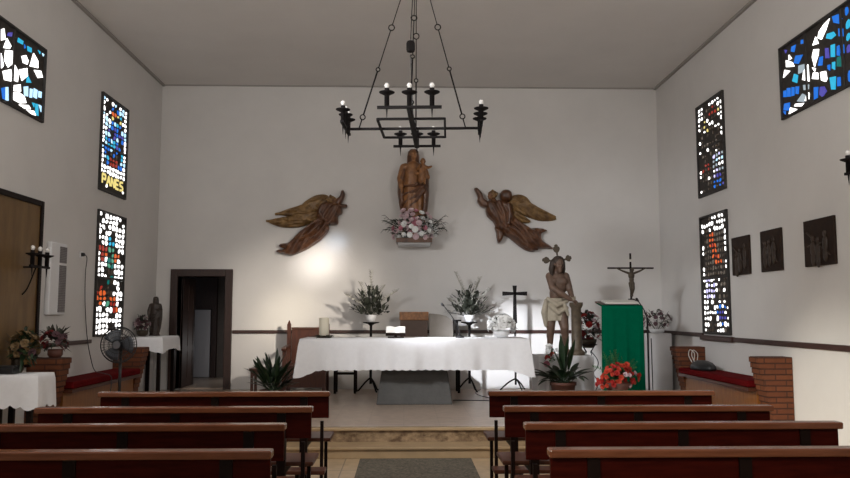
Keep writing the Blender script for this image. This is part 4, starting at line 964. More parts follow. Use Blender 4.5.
b.build('rope', LOIN, t, smooth=True)
# pink and white flowers in a narrow vase in front of the pedestal
R = random.Random(31)
t = thing('pink_white_posy', 'small upright posy of pink and white flowers against the front of the white pedestal', 'flowers', (2.06, 11.34, ZP))
MB().lathe([(.05, 0), (.055, .02), (.035, .2), (.03, .42), (.05, .50), (.045, .50), (.02, .45)], (2.06, 11.34, ZP)).build('vase', WHITEP, t, smooth=True)
sp = [Vector((2.10 + R.uniform(-.07, .09), 11.32 + R.uniform(-.05, .04), .80 + i * .020)) for i in range(13)]
blossoms(t, sp, ['pink', 'white', 'white', 'red'], .040, R, (2.10, 11.42, .85)); foliage(t, (2.10, 11.33, .88), (.08, .06, .15), 36, LEAF2, R, (.05, .09))

# ------------------------------------------------------------------ wrought iron flower stand with red flowers
R = random.Random(41); X0, Y0 = 2.90, 12.45
t = thing('curled_iron_stand', 'thin curled wire plant stand between the bound Christ and the green lectern', 'plant stand', (X0, Y0, ZP))
for k in range(4):
    a = k * PI / 2 + .6; P = []
    for i in range(41):
        u = i / 40; r = .05 + .10 * abs(math.sin(u * PI * 2.2 + .4)); P.append((X0 + r * math.cos(a + u * 1.6), Y0 + r * math.sin(a + u * 1.6), ZP + .01 + u * .74))
    MB().tube(P, .007, 6).build('leg', IRON, t, smooth=True)
MB().tube(arc((X0, Y0, 1.02), .13, 0, 2 * PI, 28, (1, 0, 0), (0, 1, 0))[:-1], .008, 6, closed=True).build('ring', IRON, t, smooth=True)
f = thing('red_flower_pot', 'dark pot of deep red flowers and brown leaves on the curled wire stand', 'flowers', (X0, Y0, 1.02))
MB().lathe([(.06, -.06), (.09, -.05), (.125, .03), (.13, .08), (.115, .08), (.02, .05)], (X0, Y0, 1.03)).build('pot', BRONZE, f, smooth=True)
c = (X0, Y0, 1.28); blossoms(f, dome_spots(c, (.19, .17, .26), 24, R, -.7), ['dark_red', 'dark_red', 'pale', 'dusky', 'red'], .05, R, c); foliage(f, c, (.20, .18, .27), 140, LEAF3, R, (.05, .12), .035, -.9)
foliage(f, c, (.17, .15, .22), 40, mat('dark_red_leaf', (.12, .02, .02), .6), R, (.05, .10), .035, -.9, 'red_leaves')

# ------------------------------------------------------------------ green draped lectern
t = thing('lectern', 'lectern hidden under a green hanging beside the bound Christ statue', 'lectern', (3.0, 11.1, ZP))
b = MB(); b.box(2.86, 3.22, 11.0, 11.32, ZP, 1.60); b.build('body', BENCHW, t)
b = MB(); b.prism([(10.88, 1.585), (11.38, 1.66), (11.38, 1.685), (10.88, 1.61)], lambda y, z, d: (3.01 + d, y, z), -.255, .255); b.build('top_board', BENCHW, t)
# the hanging: front panel with slight waves, folded over the top
vs = []; fs = []; NX, NZ = 40, 30
for j in range(NZ + 1):
    for i in range(NX + 1):
        u = i / NX; v = j / NZ; wv = .010 * math.sin(u * 19 + .6) * v + .006 * math.sin(u * 41) * v
        x = 2.725 + u * .57 + (.5 - u) * -.03 * (v)
        if j < 4: y = 11.18 - (j / 4) * .31; z = 1.648 - (j / 4) * .040
        else: y = 10.868 + wv; z = 1.608 - (j - 4) / (NZ - 4) * 1.24
        vs.append((x, y, z))
for j in range(NZ):
    for i in range(NX):
        a = j * (NX + 1) + i; fs.append((a, a + 1, a + NX + 2, a + NX + 1))
b = MB(); b.add(vs, fs); tag(b.build('lectern_hanging', GREEN, None, smooth=True, solid=.006), 'plain green cloth hanging down the front of the lectern', 'cloth')
b = MB(); q = Matrix.Rotation(math.radians(8.5), 3, 'X')
b.boxr((3.02, 11.02, 1.668), (.46, .26, .028), q); o = b.build('lectern_book', PAPER, None, bevel=.004); tag(o, 'flat white book lying on top of the green lectern', 'book')
# crucifix standing on the lectern
t = thing('crucifix', 'dark crucifix with a bronze figure standing on the back of the green lectern', 'crucifix', (3.26, 11.32, 1.68))
cx, cy = 3.27, 11.32
MB().box(cx - .013, cx + .013, cy - .011, cy + .011, 1.70, 2.375).build('upright', PEWDK, t, bevel=.003)
MB().box(cx - .335, cx + .335, cy - .011, cy + .011, 2.148, 2.172).build('crossbar', PEWDK, t, bevel=.003)
MB().box(cx - .03, cx + .03, cy - .016, cy + .0, 2.25, 2.285).build('title_plate', PAPER, t)
b = MB(); b.box(cx - .07, cx + .07, cy - .05, cy + .05, 1.675, 1.70); b.box(cx - .04, cx + .04, cy - .03, cy + .03, 1.70, 1.72); b.build('foot', PEWDK, t)
b = MB(); yb = cy - .035
figure_head(b, (cx + .012, yb - .012, 2.135), .030, yaw=.3, pitch=.3, beard=True)
b.caps_((cx, yb, 2.11), (cx, yb, 2.09), .016, .02); b.ell((cx, yb, 2.05), (.047, .028, .055)); b.ell((cx, yb, 1.99), (.036, .024, .05)); b.ell((cx, yb, 1.945), (.040, .030, .035))
for s in (-1, 1):
    b.limb([(cx + s * .04, yb, 2.085), (cx + s * .12, yb + .005, 2.115), (cx + s * .205, yb + .015, 2.155)], [.018, .014, .009]); hand(b, (cx + s * .21, yb + .015, 2.157), (s, 0, .25), .007)
    b.limb([(cx + s * .018, yb, 1.94), (cx + s * .020, yb - .025, 1.86), (cx + s * .006, yb - .005, 1.78), (cx + s * .006, yb - .02, 1.755)], [.027, .019, .011, .009])
o = b.build('figure', BRONZE, t); remesh(o, .0035, 2)
# microphone stand beside the lectern
t = thing('microphone_stand', 'thin black microphone stand with a boom beside the right edge of the green lectern', 'microphone stand', (3.52, 11.4, ZP))
MB().tube([(3.52, 11.4, ZP + .02), (3.52, 11.4, 1.44)], .014, 8).build('pole', BLACK, t); MB().tube([(3.58, 11.42, ZP + .02), (3.575, 11.42, 1.15)], .008, 8).build('cable', BLACK, t)
MB().lathe([(.15, 0), (.15, .018), (.03, .035), (.02, .06)], (3.52, 11.4, ZP)).build('base', BLACK, t, smooth=True)
MB().tube(spline([(3.56, 11.44, 1.36), (3.52, 11.4, 1.44), (3.44, 11.32, 1.58), (3.34, 11.22, 1.68)], 5), .008).build('boom', BLACK, t, smooth=True)
MB().caps_((3.34, 11.22, 1.68), (3.30, 11.16, 1.71), .016, .02).build('microphone_head', BLACK, t, smooth=True)
# red flowers at the foot of the lectern
R = random.Random(51)
t = thing('red_flower_box', 'low arrangement of red and white flowers with green ferns before the green lectern', 'flowers', (2.79, 10.4, ZP))
MB().lathe([(.15, 0), (.11, .02), (.10, .20), (.20, .34), (.18, .34), (.02, .30)], (2.79, 10.4, ZP)).build('bowl', TERRA, t, smooth=True)
sp = []; tr = 0
while len(sp) < 70 and tr < 9000:
    tr += 1; p = Vector((2.79 + R.uniform(-.26, .26), 10.36 + R.uniform(-.14, .08), .62 + R.uniform(-.06, .25)))
    if p.z > .86 - 2.4 * (p.x - 2.82) ** 2: continue
    if any((p - q).length < .050 for q in sp): continue
    sp.append(p)
blossoms(t, sp, ['red', 'orange', 'orange', 'red', 'orange', 'red', 'red', 'orange', 'pale'], .031, R, (2.79, 10.55, .62))
b = MB()
for k in range(40):
    a = R.uniform(.1, 1.9) if k < 28 else R.uniform(1.4, 2.7); L = R.uniform(.22, .42); s = Vector((2.80 + R.uniform(-.1, .1), 10.45, .62)); d = Vector((math.cos(a), R.uniform(-.1, .25), math.sin(a) * .9 + .15)).normalized()
    P = spline([s, s + d * L * .5 + Vector((0, 0, .03)), s + d * L], 6); b.tube(P, .003, 5)
    for i in range(2, len(P)):
        for sd in (-1, 1):
            b.blade(P[i], d * .6 + d.cross(Vector((0, 1, 0))) * sd, .075 * (1.15 - i / len(P)), .012, .1, 3)
b.build('fern_fronds', LEAF2, t, smooth=True, recalc=False); foliage(t, (2.79, 10.4, .64), (.2, .15, .14), 60, LEAF2, R, (.05, .1))
# white pedestal in the corner with dusky flowers
tag(MB().box(3.93, 4.27, 12.58, 12.92, ZP, 1.19).build('corner_pedestal', WHITEP, None, bevel=.01), 'white square pedestal in the right back corner', 'pedestal')
R = random.Random(61)
t = thing('corner_flower_pot', 'white pot of dusky small flowers on the white corner pedestal', 'flowers', (4.08, 12.72, 1.19))
MB().lathe([(.07, 0), (.11, .02), (.125, .07), (.11, .07), (.02, .05)], (4.08, 12.72, 1.19)).build('pot', WHITEP, t, smooth=True)
c = (4.06, 12.72, 1.40); blossoms(t, dome_spots(c, (.24, .2, .16), 22, R, -.5), ['dusky', 'dusky', 'dusky', 'pale'], .030, R, c); foliage(t, c, (.25, .21, .17), 90, LEAF3, R, (.04, .09), .03, -.7)
b = MB()
for k in range(12):
    a = R.uniform(0, 6.28); b.tube([(4.08, 12.72, 1.22), (4.06 + .22 * math.cos(a), 12.72 + .18 * math.sin(a), 1.40 + R.uniform(-.03, .18))], .003, 5)
b.build('stems', LEAF3, t)
# microphone cable lying on the platform
tag(MB().tube(spline([(.70, 11.42, ZP + .006), (.95, 11.40, ZP + .006), (1.22, 11.37, ZP + .006), (1.30, 11.6, ZP + .006), (1.16, 12.0, ZP + .006), (1.12, 12.5, ZP + .006), (1.25, 13.0, ZP + .006)], 8), .006, 6).build('floor_cable', BLACK, None, smooth=True), 'thin black cable lying on the platform right of the altar pedestal', 'cable')

# ------------------------------------------------------------------ brick benches along the side walls
def brick_bench(lab, s, loc, xw):      # s = +1 right wall, -1 left wall
    t = thing('brick_bench', lab, 'bench', loc)
    def pier(y0, y1, wt, wb, top):
        xw_ = xw - s * .004; b = MB(); n_ = 12; h = (top - ZP) / n_
        for i in range(n_):
            w = wb + (wt - wb) * min(1, i / (n_ - 1)) ** 1.0
            xa, xb = xw_ - s * w, xw_
            g = .004
            b.box(min(xa, xb), max(xa, xb), y0, y1, ZP + i * h, ZP + (i + 1) * h - g)
            b.box(min(xw - s * (w - .008), xb), max(xw - s * (w - .008), xb), y0 + .006, y1 - .006, ZP + (i + 1) * h - g, ZP + (i + 1) * h)
        b.build('brick_pier', BRICK, t)
    pier(8.78, 9.02, .385, .23, 1.02); pier(11.34, 11.58, .43, .26, 1.03)
    a, c = xw, xw - s * .30
    MB().box(min(a, c), max(a, c), 9.04, 11.34, ZP, .62).build('seat_base', mat('orange_wood_boards', (0.20, 0.07, 0.014), .35, vscale=5, col2=(.30, .115, .025), stretch=(6, 6, 1)), t)
    c = xw - s * .40
    MB().box(min(a, c), max(a, c), 9.04, 11.34, .62, .66).build('seat', BENCHW, t)
    return t
brick_bench('brick ended bench along the right wall carrying a red cushion', 1, (XR - .2, 10.1, ZP), XR)
brick_bench('brick ended bench along the left wall behind the pedestal fan', -1, (XL + .2, 10.1, ZP), XL)
def cushion(x0, x1, lab):
    b = MB(); b.box(x0, x1, 9.05, 11.33, .662, .74); o = b.build('bench_cushion', RED, None, bevel=.02)
    tag(o, lab, 'cushion', 'red bench cushions')
cushion(XR - .405, XR - .01, 'long red cushion on the right hand brick bench'); cushion(XL + .01, XL + .405, 'long red cushion on the left hand brick bench')
# bag on the right bench
t = thing('black_bag', 'small black bag with pale handles lying on the red cushion of the right bench', 'bag', (4.08, 10.85, .74))
b = MB(); R = random.Random(3)
rings = []
for i, (z, r) in enumerate([(0, .9), (.02, 1), (.06, .95), (.10, .75), (.125, .4)]):
    rings.append([Vector((4.08 + .13 * r * math.cos(a) * (1 + .06 * math.sin(5 * a)), 10.80 + .33 * r * math.sin(a) * (1 + .05 * math.sin(7 * a + 1)), .742 + z)) for a in [2 * PI * k / 28 for k in range(28)]])
b.loft(rings); b.build('bag_body', BLACK, t, smooth=True)
for dy in (-.0, .12):
    MB().tube(spline([(4.0, 10.86 + dy, .83), (3.97, 10.90 + dy, .93), (4.02, 10.98 + dy, 1.0), (4.08, 10.98 + dy, .95), (4.06, 10.95 + dy, .85)], 6), .0055).build('handle', PAPER, t, smooth=True)

# ------------------------------------------------------------------ fan
t = thing('pedestal_fan', 'black pedestal fan standing in front of the left brick bench', 'fan', (-3.44, 9.75, ZP)); fx, fy, fz = -3.44, 9.70, 1.13
MB().lathe([(.19, 0), (.19, .02), (.05, .04), (.03, .08)], (fx, 9.78, ZP)).build('base', BLACK, t, smooth=True)
MB().tube([(fx, 9.78, ZP + .03), (fx, 9.78, 1.10)], .018, 10).build('pole', BLACK, t, smooth=True)
b = MB(); b.lathe([(.02, -.01), (.055, 0), (.065, .06), (.05, .13), (.02, .14)], (fx, fy + .03, fz), 16, 'y'); b.build('motor', BLACK, t, smooth=True)
b = MB()
for yy, r in ((-.05, .06), (-.07, .10), (-.06, .15), (-.03, .20), (0, .215), (.04, .20), (.06, .13)):
    b.tube(arc((fx, fy + yy, fz), r, 0, 2 * PI, 36, (1, 0, 0), (0, 0, 1))[:-1], .0035 if abs(yy) > 0 else .007, 5, closed=True)
for k in range(36):
    a = k * 2 * PI / 36; ca, sa = math.cos(a), math.sin(a)
    b.tube([(fx + r * ca, fy + yy, fz + r * sa) for yy, r in ((-.055, .04), (-.07, .10), (-.06, .15), (-.03, .20), (0, .215), (.04, .20), (.06, .13), (.06, .05))], .002, 4)
b.build('guard', BLACK, t, smooth=True)
MB().lathe([(.01, -.078), (.045, -.076), (.045, -.06), (.01, -.06)], (fx, fy, fz), 20, 'y').build('badge', mat('grey_plastic', (.12, .12, .13), .4), t)
for k in range(3):
    b = MB(); vs = []
    for i in range(6):
        for j in range(6):
            r = .03 + .155 * i / 5; a = k * 2 * PI / 3 + (j / 5 - .5) * (1.5 - .3 * i / 5); vs.append((fx + r * math.cos(a), fy - .01 + (j / 5 - .5) * -.05, fz + r * math.sin(a)))
    b.add(vs, [(i * 6 + j, i * 6 + j + 1, i * 6 + j + 7, i * 6 + j + 6) for i in range(5) for j in range(5)]); b.build('blade', mat('fan_blade', (.10, .11, .13), .3), t, smooth=True, solid=.003)

# ------------------------------------------------------------------ side table in the left back corner
t = thing('side_table', 'wooden side table under a white cloth beside the dark doorway', 'table', (-3.85, 12.36, ZP))
MB().box(-4.09, -3.61, 11.97, 12.80, 1.12, 1.15).build('tabletop', BENCHW, t)
MB().box(-4.07, -3.64, 12.0, 12.77, 1.0, 1.12).build('apron', BENCHW, t)
for x in (-4.05, -3.66):
    for y in (12.02, 12.74): MB().box(x - .025, x + .025, y - .025, y + .025, ZP, 1.12).build('leg', PEWDK, t)
tag(drape(-4.08, -3.60, 11.96, 12.81, 1.152, .18, .05, 8, .010, .02, .01, 18).build('side_table_cloth', CLOTH, None, smooth=True), 'short white cloth on the side table beside the dark doorway', 'tablecloth')
madonna('small dark carved standing saint figure on the side table by the doorway', 'saint_statuette', (-3.86, 12.42, 1.166 + .05), .56, mat('dark_carving', (.035, .022, .016), .5, var=.3, vscale=10), mat('dark_carving_veil', (.03, .02, .015), .5), child=False, seed=9, plinth=.05, voxel=.011)
R = random.Random(71)
t = thing('statuette_flowers', 'small dusky flower arrangement left of the dark saint figure', 'flowers', (-3.96, 12.15, 1.166))
MB().lathe([(.05, 0), (.08, .03), (.09, .09), (.08, .09), (.02, .06)], (-3.96, 12.15, 1.166)).build('vase', BRONZE, t, smooth=True)
c = (-3.96, 12.15, 1.34); blossoms(t, dome_spots(c, (.11, .14, .13), 18, R, -.5), ['dusky', 'dusky', 'dusky', 'pale'], .032, R, c); foliage(t, c, (.12, .15, .14), 70, LEAF3, R, (.04, .08), .03, -.7)

# ------------------------------------------------------------------ near left corner: panel, table, flowers, sconce, loudspeaker
t = thing('wall_panel', 'tall light brown wooden panel in a dark frame on the left wall', 'panel', (XL, 8.0, .93))
MB().box(XL, XL + .03, 7.05, 8.90, .95, 2.70).build('board', PANELW, t)
b = MB(); b.box(XL, XL + .05, 8.88, 8.94, .93, 2.76); b.box(XL, XL + .05, 7.0, 7.06, .93, 2.76); b.box(XL, XL + .05, 7.06, 8.88, 2.70, 2.76); b.box(XL, XL + .05, 7.06, 8.88, .93, .96); b.build('frame', PEWDK, t, bevel=.005)
t = thing('cloth_covered_table', 'small table under a white lace edged cloth in front of the left wall panel', 'table', (-3.83, 8.13, 0))
ZT = .905
MB().box(-4.04, -3.62, 7.97, 8.30, ZT - .035, ZT - .008).build('tabletop', BENCHW, t); MB().box(-4.0, -3.66, 8.0, 8.26, ZT - .13, ZT - .035).build('apron', BENCHW, t)
for x in (-3.98, -3.68):
    for y in (8.0, 8.26):
        MB().box(x - .025, x + .025, y - .025, y + .025, 0, ZT - .035).build('leg', PEWDK, t)
tag(drape(-4.05, -3.60, 7.95, 8.32, ZT - .006, .28, .04, 18, .010, .02, .03, 18).build('lace_tablecloth', CLOTH, None, smooth=True), 'white cloth with jagged lace edge on the table under the wooden wall panel', 'tablecloth')
t = thing('black_box', 'black box lying on the lace edged white tablecloth', 'box', (-3.94, 8.05, ZT + .004))
MB().box(-4.04, -3.85, 7.98, 8.12, ZT + .004, ZT + .06).build('box_body', BLACK, t, bevel=.012); MB().box(-4.05, -3.84, 7.97, 8.13, ZT + .06, ZT + .085).build('box_lid', BLACK, t, bevel=.01)
R = random.Random(81)
t = thing('cream_flowers', 'vase of cream flowers with dark leaves on the lace edged tablecloth', 'flowers', (-3.93, 8.22, ZT + .004))
MB().lathe([(.05, 0), (.07, .04), (.05, .11), (.065, .15), (.055, .15), (.02, .1)], (-3.93, 8.22, ZT + .004)).build('vase', BRONZE, t, smooth=True)
c = (-3.86, 8.22, 1.15); blossoms(t, dome_spots(c, (.13, .17, .17), 24, R, -.7), ['cream', 'cream', 'dusky'], .04, R, c); foliage(t, c, (.14, .18, .18), 130, LEAF, R, (.05, .10), .035, -.8)
R = random.Random(82)
t = thing('pier_flowers', 'spray of red brown flowers and leaves on top of the left front brick pier', 'flowers', (-3.88, 8.98, 1.02))
MB().lathe([(.06, 0), (.08, .03), (.08, .09), (.07, .09), (.02, .06)], (-3.88, 8.98, 1.02)).build('vase', TERRA, t, smooth=True)
c = (-3.89, 8.98, 1.19); blossoms(t, dome_spots(c, (.14, .13, .13), 18, R, -.4), ['dusky', 'dark_red', 'dusky'], .036, R, c); foliage(t, c, (.15, .14, .14), 80, LEAF3, R, (.06, .14), .03, -.6)
foliage(t, c, (.13, .12, .12), 30, MATS['dark_red_leaf'], R, (.06, .12), .03, -.6, 'red_leaves')
# loudspeaker column
t = thing('column_loudspeaker', 'white column loudspeaker on the left wall beside the wooden panel', 'loudspeaker', (XL, 9.35, 1.5))
MB().box(XL, XL + .06, 9.14, 9.56, 1.49, 2.33).build('cabinet', WHITEP, t, bevel=.012)
GRILL = brick_mat('grey_grille', (.27, .25, .25), (.28, .26, .26), (.12, .11, .11), bw=.02, bh=.02, ms=.004, mode='xz', bump=.2)
MB().box(XL + .055, XL + .068, 9.36, 9.54, 2.10, 2.29).build('grille', GRILL, t); MB().box(XL + .055, XL + .068, 9.36, 9.54, 1.52, 2.07).build('grille', GRILL, t)
# wall socket and cord to the fan
t = thing('wall_socket', 'white wall socket with a black plug beside the lower left stained window', 'socket', (XL, 10.1, 2.25))
MB().box(XL, XL + .012, 10.06, 10.15, 2.205, 2.295).build('plate', WHITEP, t, bevel=.004); MB().lathe([(.025, .01), (.022, .045), (.01, .055)], (XL, 10.105, 2.25), 14, 'x').build('plug', BLACK, t, smooth=True)
tag(MB().tube(spline([(XL + .05, 10.105, 2.25), (XL + .07, 10.13, 2.20), (XL + .03, 10.20, 2.0), (XL + .02, 10.26, 1.6), (XL + .03, 10.34, 1.2), (XL + .05, 10.42, .95), (XL + .16, 10.30, .78), (XL + .35, 10.1, .76), (XL + .50, 9.95, .72), (XL + .52, 9.86, .5), (XL + .55, 9.82, .33)], 8), .0055, 6).build('fan_cord', BLACK, None, smooth=True), 'thin black cord running from the wall socket down to the fan', 'cord')

def candle(t, p, h=.135, r=.023, spike=True, s=1.0, bulb=True):
    x, y, z = p; b = MB()
    b.lathe([(r * s, 0), (r * s, h * .78 * s), (r * 1.4 * s, h * .80 * s), (.072 * s, h * .95 * s), (.074 * s, h * s), (.03 * s, h * .97 * s), (r * s, h * .97 * s), (r * s, h * s + .035 * s), (.008, h * s + .035 * s)], p, 16)
    c = b.build('candle_holder', IRON, t, smooth=True)
    if bulb:
        q = MB(); q.lathe([(.012 * s, 0), (.017 * s, .008 * s), (.024 * s, .025 * s), (.023 * s, .038 * s), (.014 * s, .050 * s), (.003, .055 * s)], (x, y, z + (h + .033) * s), 14); q.build('bulb', BULB, c, smooth=True)
    if spike:
        q = MB(); q.tube([(x, y, z), (x, y, z - .05 * s), (x, y, z - .125 * s)], [.012 * s, .008 * s, .001], 6); q.build('spike', IRON, c, smooth=True)
# wall sconces
def sconce(lab, xw, s, y, z):
    t = thing('wall_sconce', lab, 'wall sconce', (xw, y, z))
    MB().box(min(xw, xw + s * .015), max(xw, xw + s * .015), y - .045, y + .045, z - .42, z + .04).build('back_plate', IRON, t, bevel=.004)
    b = MB(); b.tube([(xw, y, z - .02), (xw + s * .20, y, z - .02)], .010, 6); b.box(min(xw + s * .19, xw + s * .215), max(xw + s * .19, xw + s * .215), y - .22, y + .22, z - .03, z - .005); b.tube(spline([(xw + s * .01, y, z - .33), (xw + s * .08, y, z - .25), (xw + s * .16, y, z - .03)], 5), .008, 6)
    b.build('bracket_arm', IRON, t)
    for dy in (-.17, 0, .17): candle(t, (xw + s * .20, y + dy, z - .012), s=.95)
sconce('black iron three candle sconce on the left wall over the wooden panel edge', XL, 1, 8.55, 2.02)
sconce('black iron three candle sconce high on the right wall', XR, -1, 6.98, 2.82)
# station plaques on the right wall
def plaque(y0, y1, lab, seed):
    R = random.Random(seed); t = thing('station_plaque', lab, 'wall plaque', (XR, (y0 + y1) / 2, 1.98), 'dark wooden station plaques on the right wall')
    MB().box(XR - .03, XR, y0, y1, 2.0, 2.49).build('board', mat('plaque_wood', (.020, .010, .006), .6, var=.3, vscale=12, spec=.2), t, bevel=.006)
    b = MB(); cy = (y0 + y1) / 2; x = XR - .034; dm = mat('plaque_relief', (.030, .016, .009), .5, var=.25, vscale=14)
    for k in range(3):
        yy = cy + (k - 1) * .12 + R.uniform(-.03, .03); zz = 2.2 + R.uniform(-.05, .06)
        b.ell((x, yy, zz + .11), (.016, .028, .035)); b.ell((x, yy, zz), (.018, .05, .09)); b.limb([(x, yy, zz + .05), (x - .008, yy + R.uniform(-.08, .08), zz + R.uniform(-.02, .09))], [.014, .011]); b.ell((x, yy, zz - .1), (.015, .045, .08))
    b.limb([(x, y0 + .08, 2.10), (x, y1 - .08, 2.36)], [.010, .010])
    b.build('relief_scene', dm, t, smooth=True)
plaque(9.72, 10.24, 'dark carved wooden plaque closest to the stained window on the right wall', 1); plaque(8.88, 9.40, 'dark carved wooden plaque in the middle of the three on the right wall', 2); plaque(7.76, 8.36, 'largest looking dark carved wooden plaque, farthest from the stained window on the right wall', 3)

# ------------------------------------------------------------------ chandelier
CXc, CYc, CZc = .092, 7.99, 3.40
t = thing('chandelier', 'black wrought iron cross shaped chandelier of twelve candle bulbs hanging on chains', 'chandelier', (CXc, CYc, CZc))
th = math.radians(-3.3); ct, sn = math.cos(th), math.sin(th)
def W(u, v, z=0): return Vector((CXc + u * ct - v * sn, CYc + u * sn + v * ct, CZc + z))
def bar(b, a, c, w=.014, h=.014):
    a = Vector(a); c = Vector(c); d = c - a; L = d.length; d /= L; n_ = d.cross(Vector((0, 0, 1))).normalized()
    P = [q + n_ * sx * w + Vector((0, 0, sz * h)) for q in (a, c) for sx, sz in ((-1, -1), (1, -1), (1, 1), (-1, 1))]
    b.add(P, [(0, 1, 2, 3), (7, 6, 5, 4), (0, 4, 5, 1), (1, 5, 6, 2), (2, 6, 7, 3), (3, 7, 4, 0)])
b = MB(); bar(b, W(-.70, 0), W(.69, 0), .012, .012); b.build('cross_arm', IRON, t)
b = MB(); bar(b, W(0, -.81), W(0, .90), .026, .012); b.build('cross_arm', IRON, t)
b = MB()
for q in range(4):
    P = [(-.335, -.41), (.325, -.41), (.325, .40), (-.335, .40)]; bar(b, W(*P[q]), W(*P[(q + 1) % 4]), .011, .011)
b.build('inner_frame', IRON, t)
for (u0, v0, u1, v1) in ((-.30, -.81, .30, -.81), (-.27, .90, .27, .90), (-.70, -.30, -.70, .30), (.69, -.30, .69, .30)):
    b = MB(); bar(b, W(u0, v0, .01), W(u1, v1, .01), .016, .012); b.build('end_bar', IRON, t)
    for k in (-.70, 0, .70):
        u = (u0 + u1) / 2 + (u1 - u0) / 2 * k; v = (v0 + v1) / 2 + (v1 - v0) / 2 * k
        candle(t, tuple(W(u, v, .02)))
apex = Vector((CXc + .03, CYc, ZC - .06))
def hang(p):
    b = MB(); d = (apex - p).normalized(); L = (apex - p).length
    side = d.cross(Vector((0, 1, 0))); side = side.normalized() if side.length > .1 else Vector((1, 0, 0))
    def seg(a, c, r): b.tube([p + d * (L * a), p + d * (L * c)], r, 6)
    seg(0, .045, .007); seg(.075, .315, .009); seg(.335, .545, .006); seg(.575, .78, .005); seg(.80, 1, .005)
    for a, r in ((.06, .026), (.325, .020), (.56, .030), (.79, .028)): b.tube(arc(p + d * (L * a), r, 0, 2 * PI, 16, d, side)[:-1], .006, 6, closed=True)
    b.build('suspension_chain', IRON, t, smooth=True)
hang(W(-.56, 0, .01)); hang(W(.535, 0, .01)); hang(W(0, -.60, .01)); hang(W(0, .60, .01))
MB().lathe([(.012, 4.19), (.04, 4.20), (.045, 4.22), (.045, 4.29), (.036, 4.31), (.012, 4.32)], (CXc - .03, CYc - .04, 0), 10).build('junction_box', IRON, t)
b = MB(); b.tube([(CXc - .03, CYc - .04, 4.33), (CXc + .01, CYc, ZC - .05)], .006, 6); b.tube([(CXc - .03, CYc - .04, 4.17), (CXc, CYc, CZc)], .006, 6); b.build('cable', BLACK, t)
MB().lathe([(.09, 0), (.09, -.02), (.03, -.07), (.01, -.08)], (CXc, CYc, ZC), 20).build('ceiling_rose', IRON, t, smooth=True)

# ------------------------------------------------------------------ pews
def make_pew(label):
    t = thing('pew', label, 'pew', (0, 0, 0), 'dark wooden pews in two blocks')
    MB().box(-.945, .945, -.045, .045, .822, .862).build('top_rail', PEWCAP, t, bevel=.008)
    MB().box(-.935, .935, .0, .03, .645, .822).build('backrest', PEW, t, bevel=.004)
    for x in (-.73, 0, .73): MB().box(x - .03, x + .03, -.012, .05, 0, .815).build('post', PEWDK, t)
    MB().box(-.945, .945, .06, .44, .445, .475).build('seat', PEWSEAT, t, bevel=.008)
    for x in (-.73, 0, .73): MB().box(x - .02, x + .02, .05, .40, .39, .445).build('seat_bracket', PEWDK, t)
    for x in (-.88, .88):
        MB().box(x - .013, x + .013, .36, .39, 0, .445).build('leg', PEWDK, t); MB().box(x - .013, x + .013, .0, .03, 0, .62).build('leg', PEWDK, t)
    MB().box(-.945, .945, -.40, -.22, .265, .295).build('kneeler', PEWSEAT, t, bevel=.006)
    for x in (-.73, 0, .73):
        MB().box(x - .015, x + .015, -.38, -.012, .235, .265).build('kneeler_bracket', PEWDK, t); MB().box(x - .015, x + .015, -.33, -.30, 0, .235).build('kneeler_leg', PEWDK, t)
    return t
ROW = ['front pew of the {} block, nearest the altar step', 'second pew from the altar step in the {} block', 'third pew from the altar step in the {} block', 'rear pew of the {} block, nearest the viewer']
first = None
for s, nm in ((1, 'right'), (-1, 'left')):
    for i, y in enumerate((6.65, 5.58, 4.73, 3.83)):
        lab = 'dark brown wooden ' + ROW[i].format(nm)
        if first is None: first = make_pew(lab); o = first
        else: o = copy_tree(first); o['label'] = lab
        o.location = (1.635 + (.012, .005, .02, .0)[i] if s > 0 else -1.575 + (.02, .0, -.06, .01)[i], y, 0)
# aisle rug
RUGM = mat('speckled_rug', (.065, .056, .042), .95, vscale=40, col2=(.18, .155, .118), bump=.5, bscale=120)
tag(MB().box(-.45, .70, 2.2, 8.36, 0, .012).build('aisle_rug', RUGM, None), 'grey speckled rug running down the aisle to the step', 'rug')

# ------------------------------------------------------------------ added fill lamps, sun patch spots and world
SKYG = glass_mat('daylight_pane', (.85, .92, 1.0), 2.0)
def area(name, loc, rot, sx, sy, power, col, spread=PI):
    l = bpy.data.lights.new(name, 'AREA'); l.shape = 'RECTANGLE'; l.size = sx; l.size_y = sy; l.energy = power; l.color = col; l.spread = spread
    o = bpy.data.objects.new(name, l); COL.objects.link(o); o.location = loc; o.rotation_euler = rot
    return o
def spot(name, loc, target, power, ang, blend, col, rad=.1):
    l = bpy.data.lights.new(name, 'SPOT'); l.energy = power; l.spot_size = math.radians(ang); l.spot_blend = blend; l.color = col; l.shadow_soft_size = rad
    o = bpy.data.objects.new(name, l); COL.objects.link(o); o.location = loc
    o.rotation_euler = (Vector(target) - Vector(loc)).to_track_quat('-Z', 'Y').to_euler()
    return o
# unseen fill lamps added for ambient daylight; no nave windows are built behind them
area('fill_left', (XL + .12, 4.9, 4.1), (0, math.radians(-90), math.radians(22)), .9, 3.6, 255, (1, .965, .925))
area('fill_right', (XR - .12, 5.3, 4.1), (0, math.radians(90), math.radians(-28)), .9, 3.6, 135, (1, .965, .925))
area('fill_front', (.1, YF + .15, 3.9), (math.radians(90), 0, 0), 3.4, 1.1, 110, (1, .975, .95))  # added unseen to brighten back wall and pew backs; no choir window built
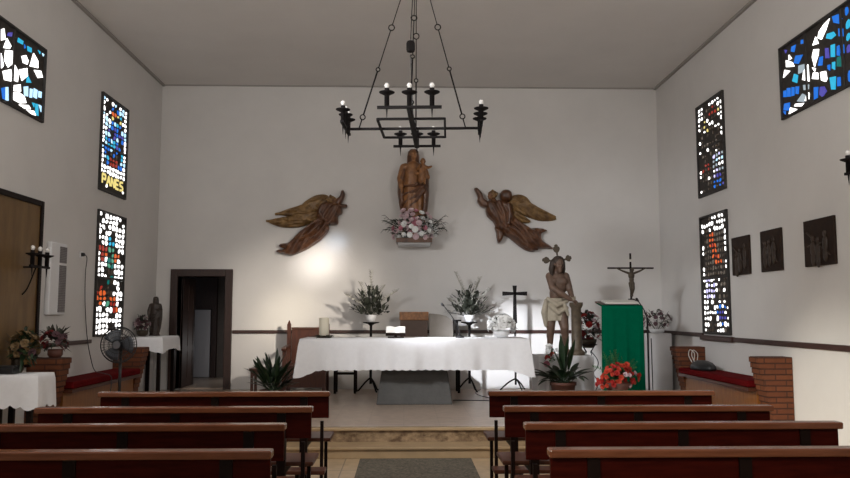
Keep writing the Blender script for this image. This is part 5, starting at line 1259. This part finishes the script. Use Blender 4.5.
# spots inside the room standing in for sun patches on the walls
spot('sunbeam_white', (3.9, 5.6, 4.3), (-1.42, 13.2, 2.36), 4600, 5.2, 1.0, (1, .93, .86), .2)
spot('sunbeam_low', (3.9, 5.6, 4.3), (-1.93, 13.2, 1.50), 2000, 6.5, 1.0, (1, .88, .66), .2)
spot('sunbeam_wide', (3.9, 5.6, 4.3), (-1.75, 13.2, 1.50), 2600, 18, 1.0, (1, .90, .78), .3)
spot('sunbeam_blue', (3.9, 6.2, 4.3), (-1.15, 13.2, 2.68), 1600, 2.8, 1.0, (.50, .72, 1), .1)
spot('sunbeam_cool', (-3.7, 5.6, 4.3), (1.95, 13.2, .68), 6400, 13, .7, (.88, .92, 1), .15)
spot('sunbeam_right_wall', (-3.7, 4.0, 4.2), (4.33, 8.1, .30), 2300, 17, 1.0, (1, .96, .84), .2)
spot('fill_pews', (-3.7, -2.0, 4.4), (2.2, 5.2, .5), 1300, 22, 1.0, (1, .9, .76), .3)  # extra unseen spot added to brighten the right pews
spot('fill_soft', (-3.7, 4.2, 4.3), (3.4, 12.3, .7), 1150, 44, 1.0, (.93, .96, 1), .3)  # broad spot added as ambient fill for the lower back and right walls
# passage behind the door
l = bpy.data.lights.new('passage_lamp', 'POINT'); l.energy = 4; l.shadow_soft_size = .1
o = bpy.data.objects.new('passage_lamp', l); COL.objects.link(o); o.location = (-3.0, 14.8, .9)
w = bpy.data.worlds.new('sky'); SC.world = w; w.use_nodes = True
w.node_tree.nodes['Background'].inputs[0].default_value = (.6, .7, .85, 1); w.node_tree.nodes['Background'].inputs[1].default_value = .5

# ------------------------------------------------------------------ camera and view
cam = bpy.data.cameras.new('camera'); co = bpy.data.objects.new('camera', cam); COL.objects.link(co); SC.camera = co
cam.sensor_width = 36; cam.sensor_fit = 'HORIZONTAL'; cam.lens = 790 / 850 * 36; cam.clip_start = .05
T_ = math.atan(75 / 790); YW = math.atan(21 * math.cos(T_) / 790)
co.location = (0, 0, 1.5); co.rotation_euler = (PI / 2 + T_, 0, -YW)
SC.view_settings.view_transform = 'Standard'; SC.view_settings.look = 'None'; SC.view_settings.gamma = 1; SC.view_settings.exposure = 0.0
SC.view_settings.use_curve_mapping = False
SC.cycles.use_denoising = True
SC.cycles.max_bounces = 8
SC.cycles.sample_clamp_indirect = 4
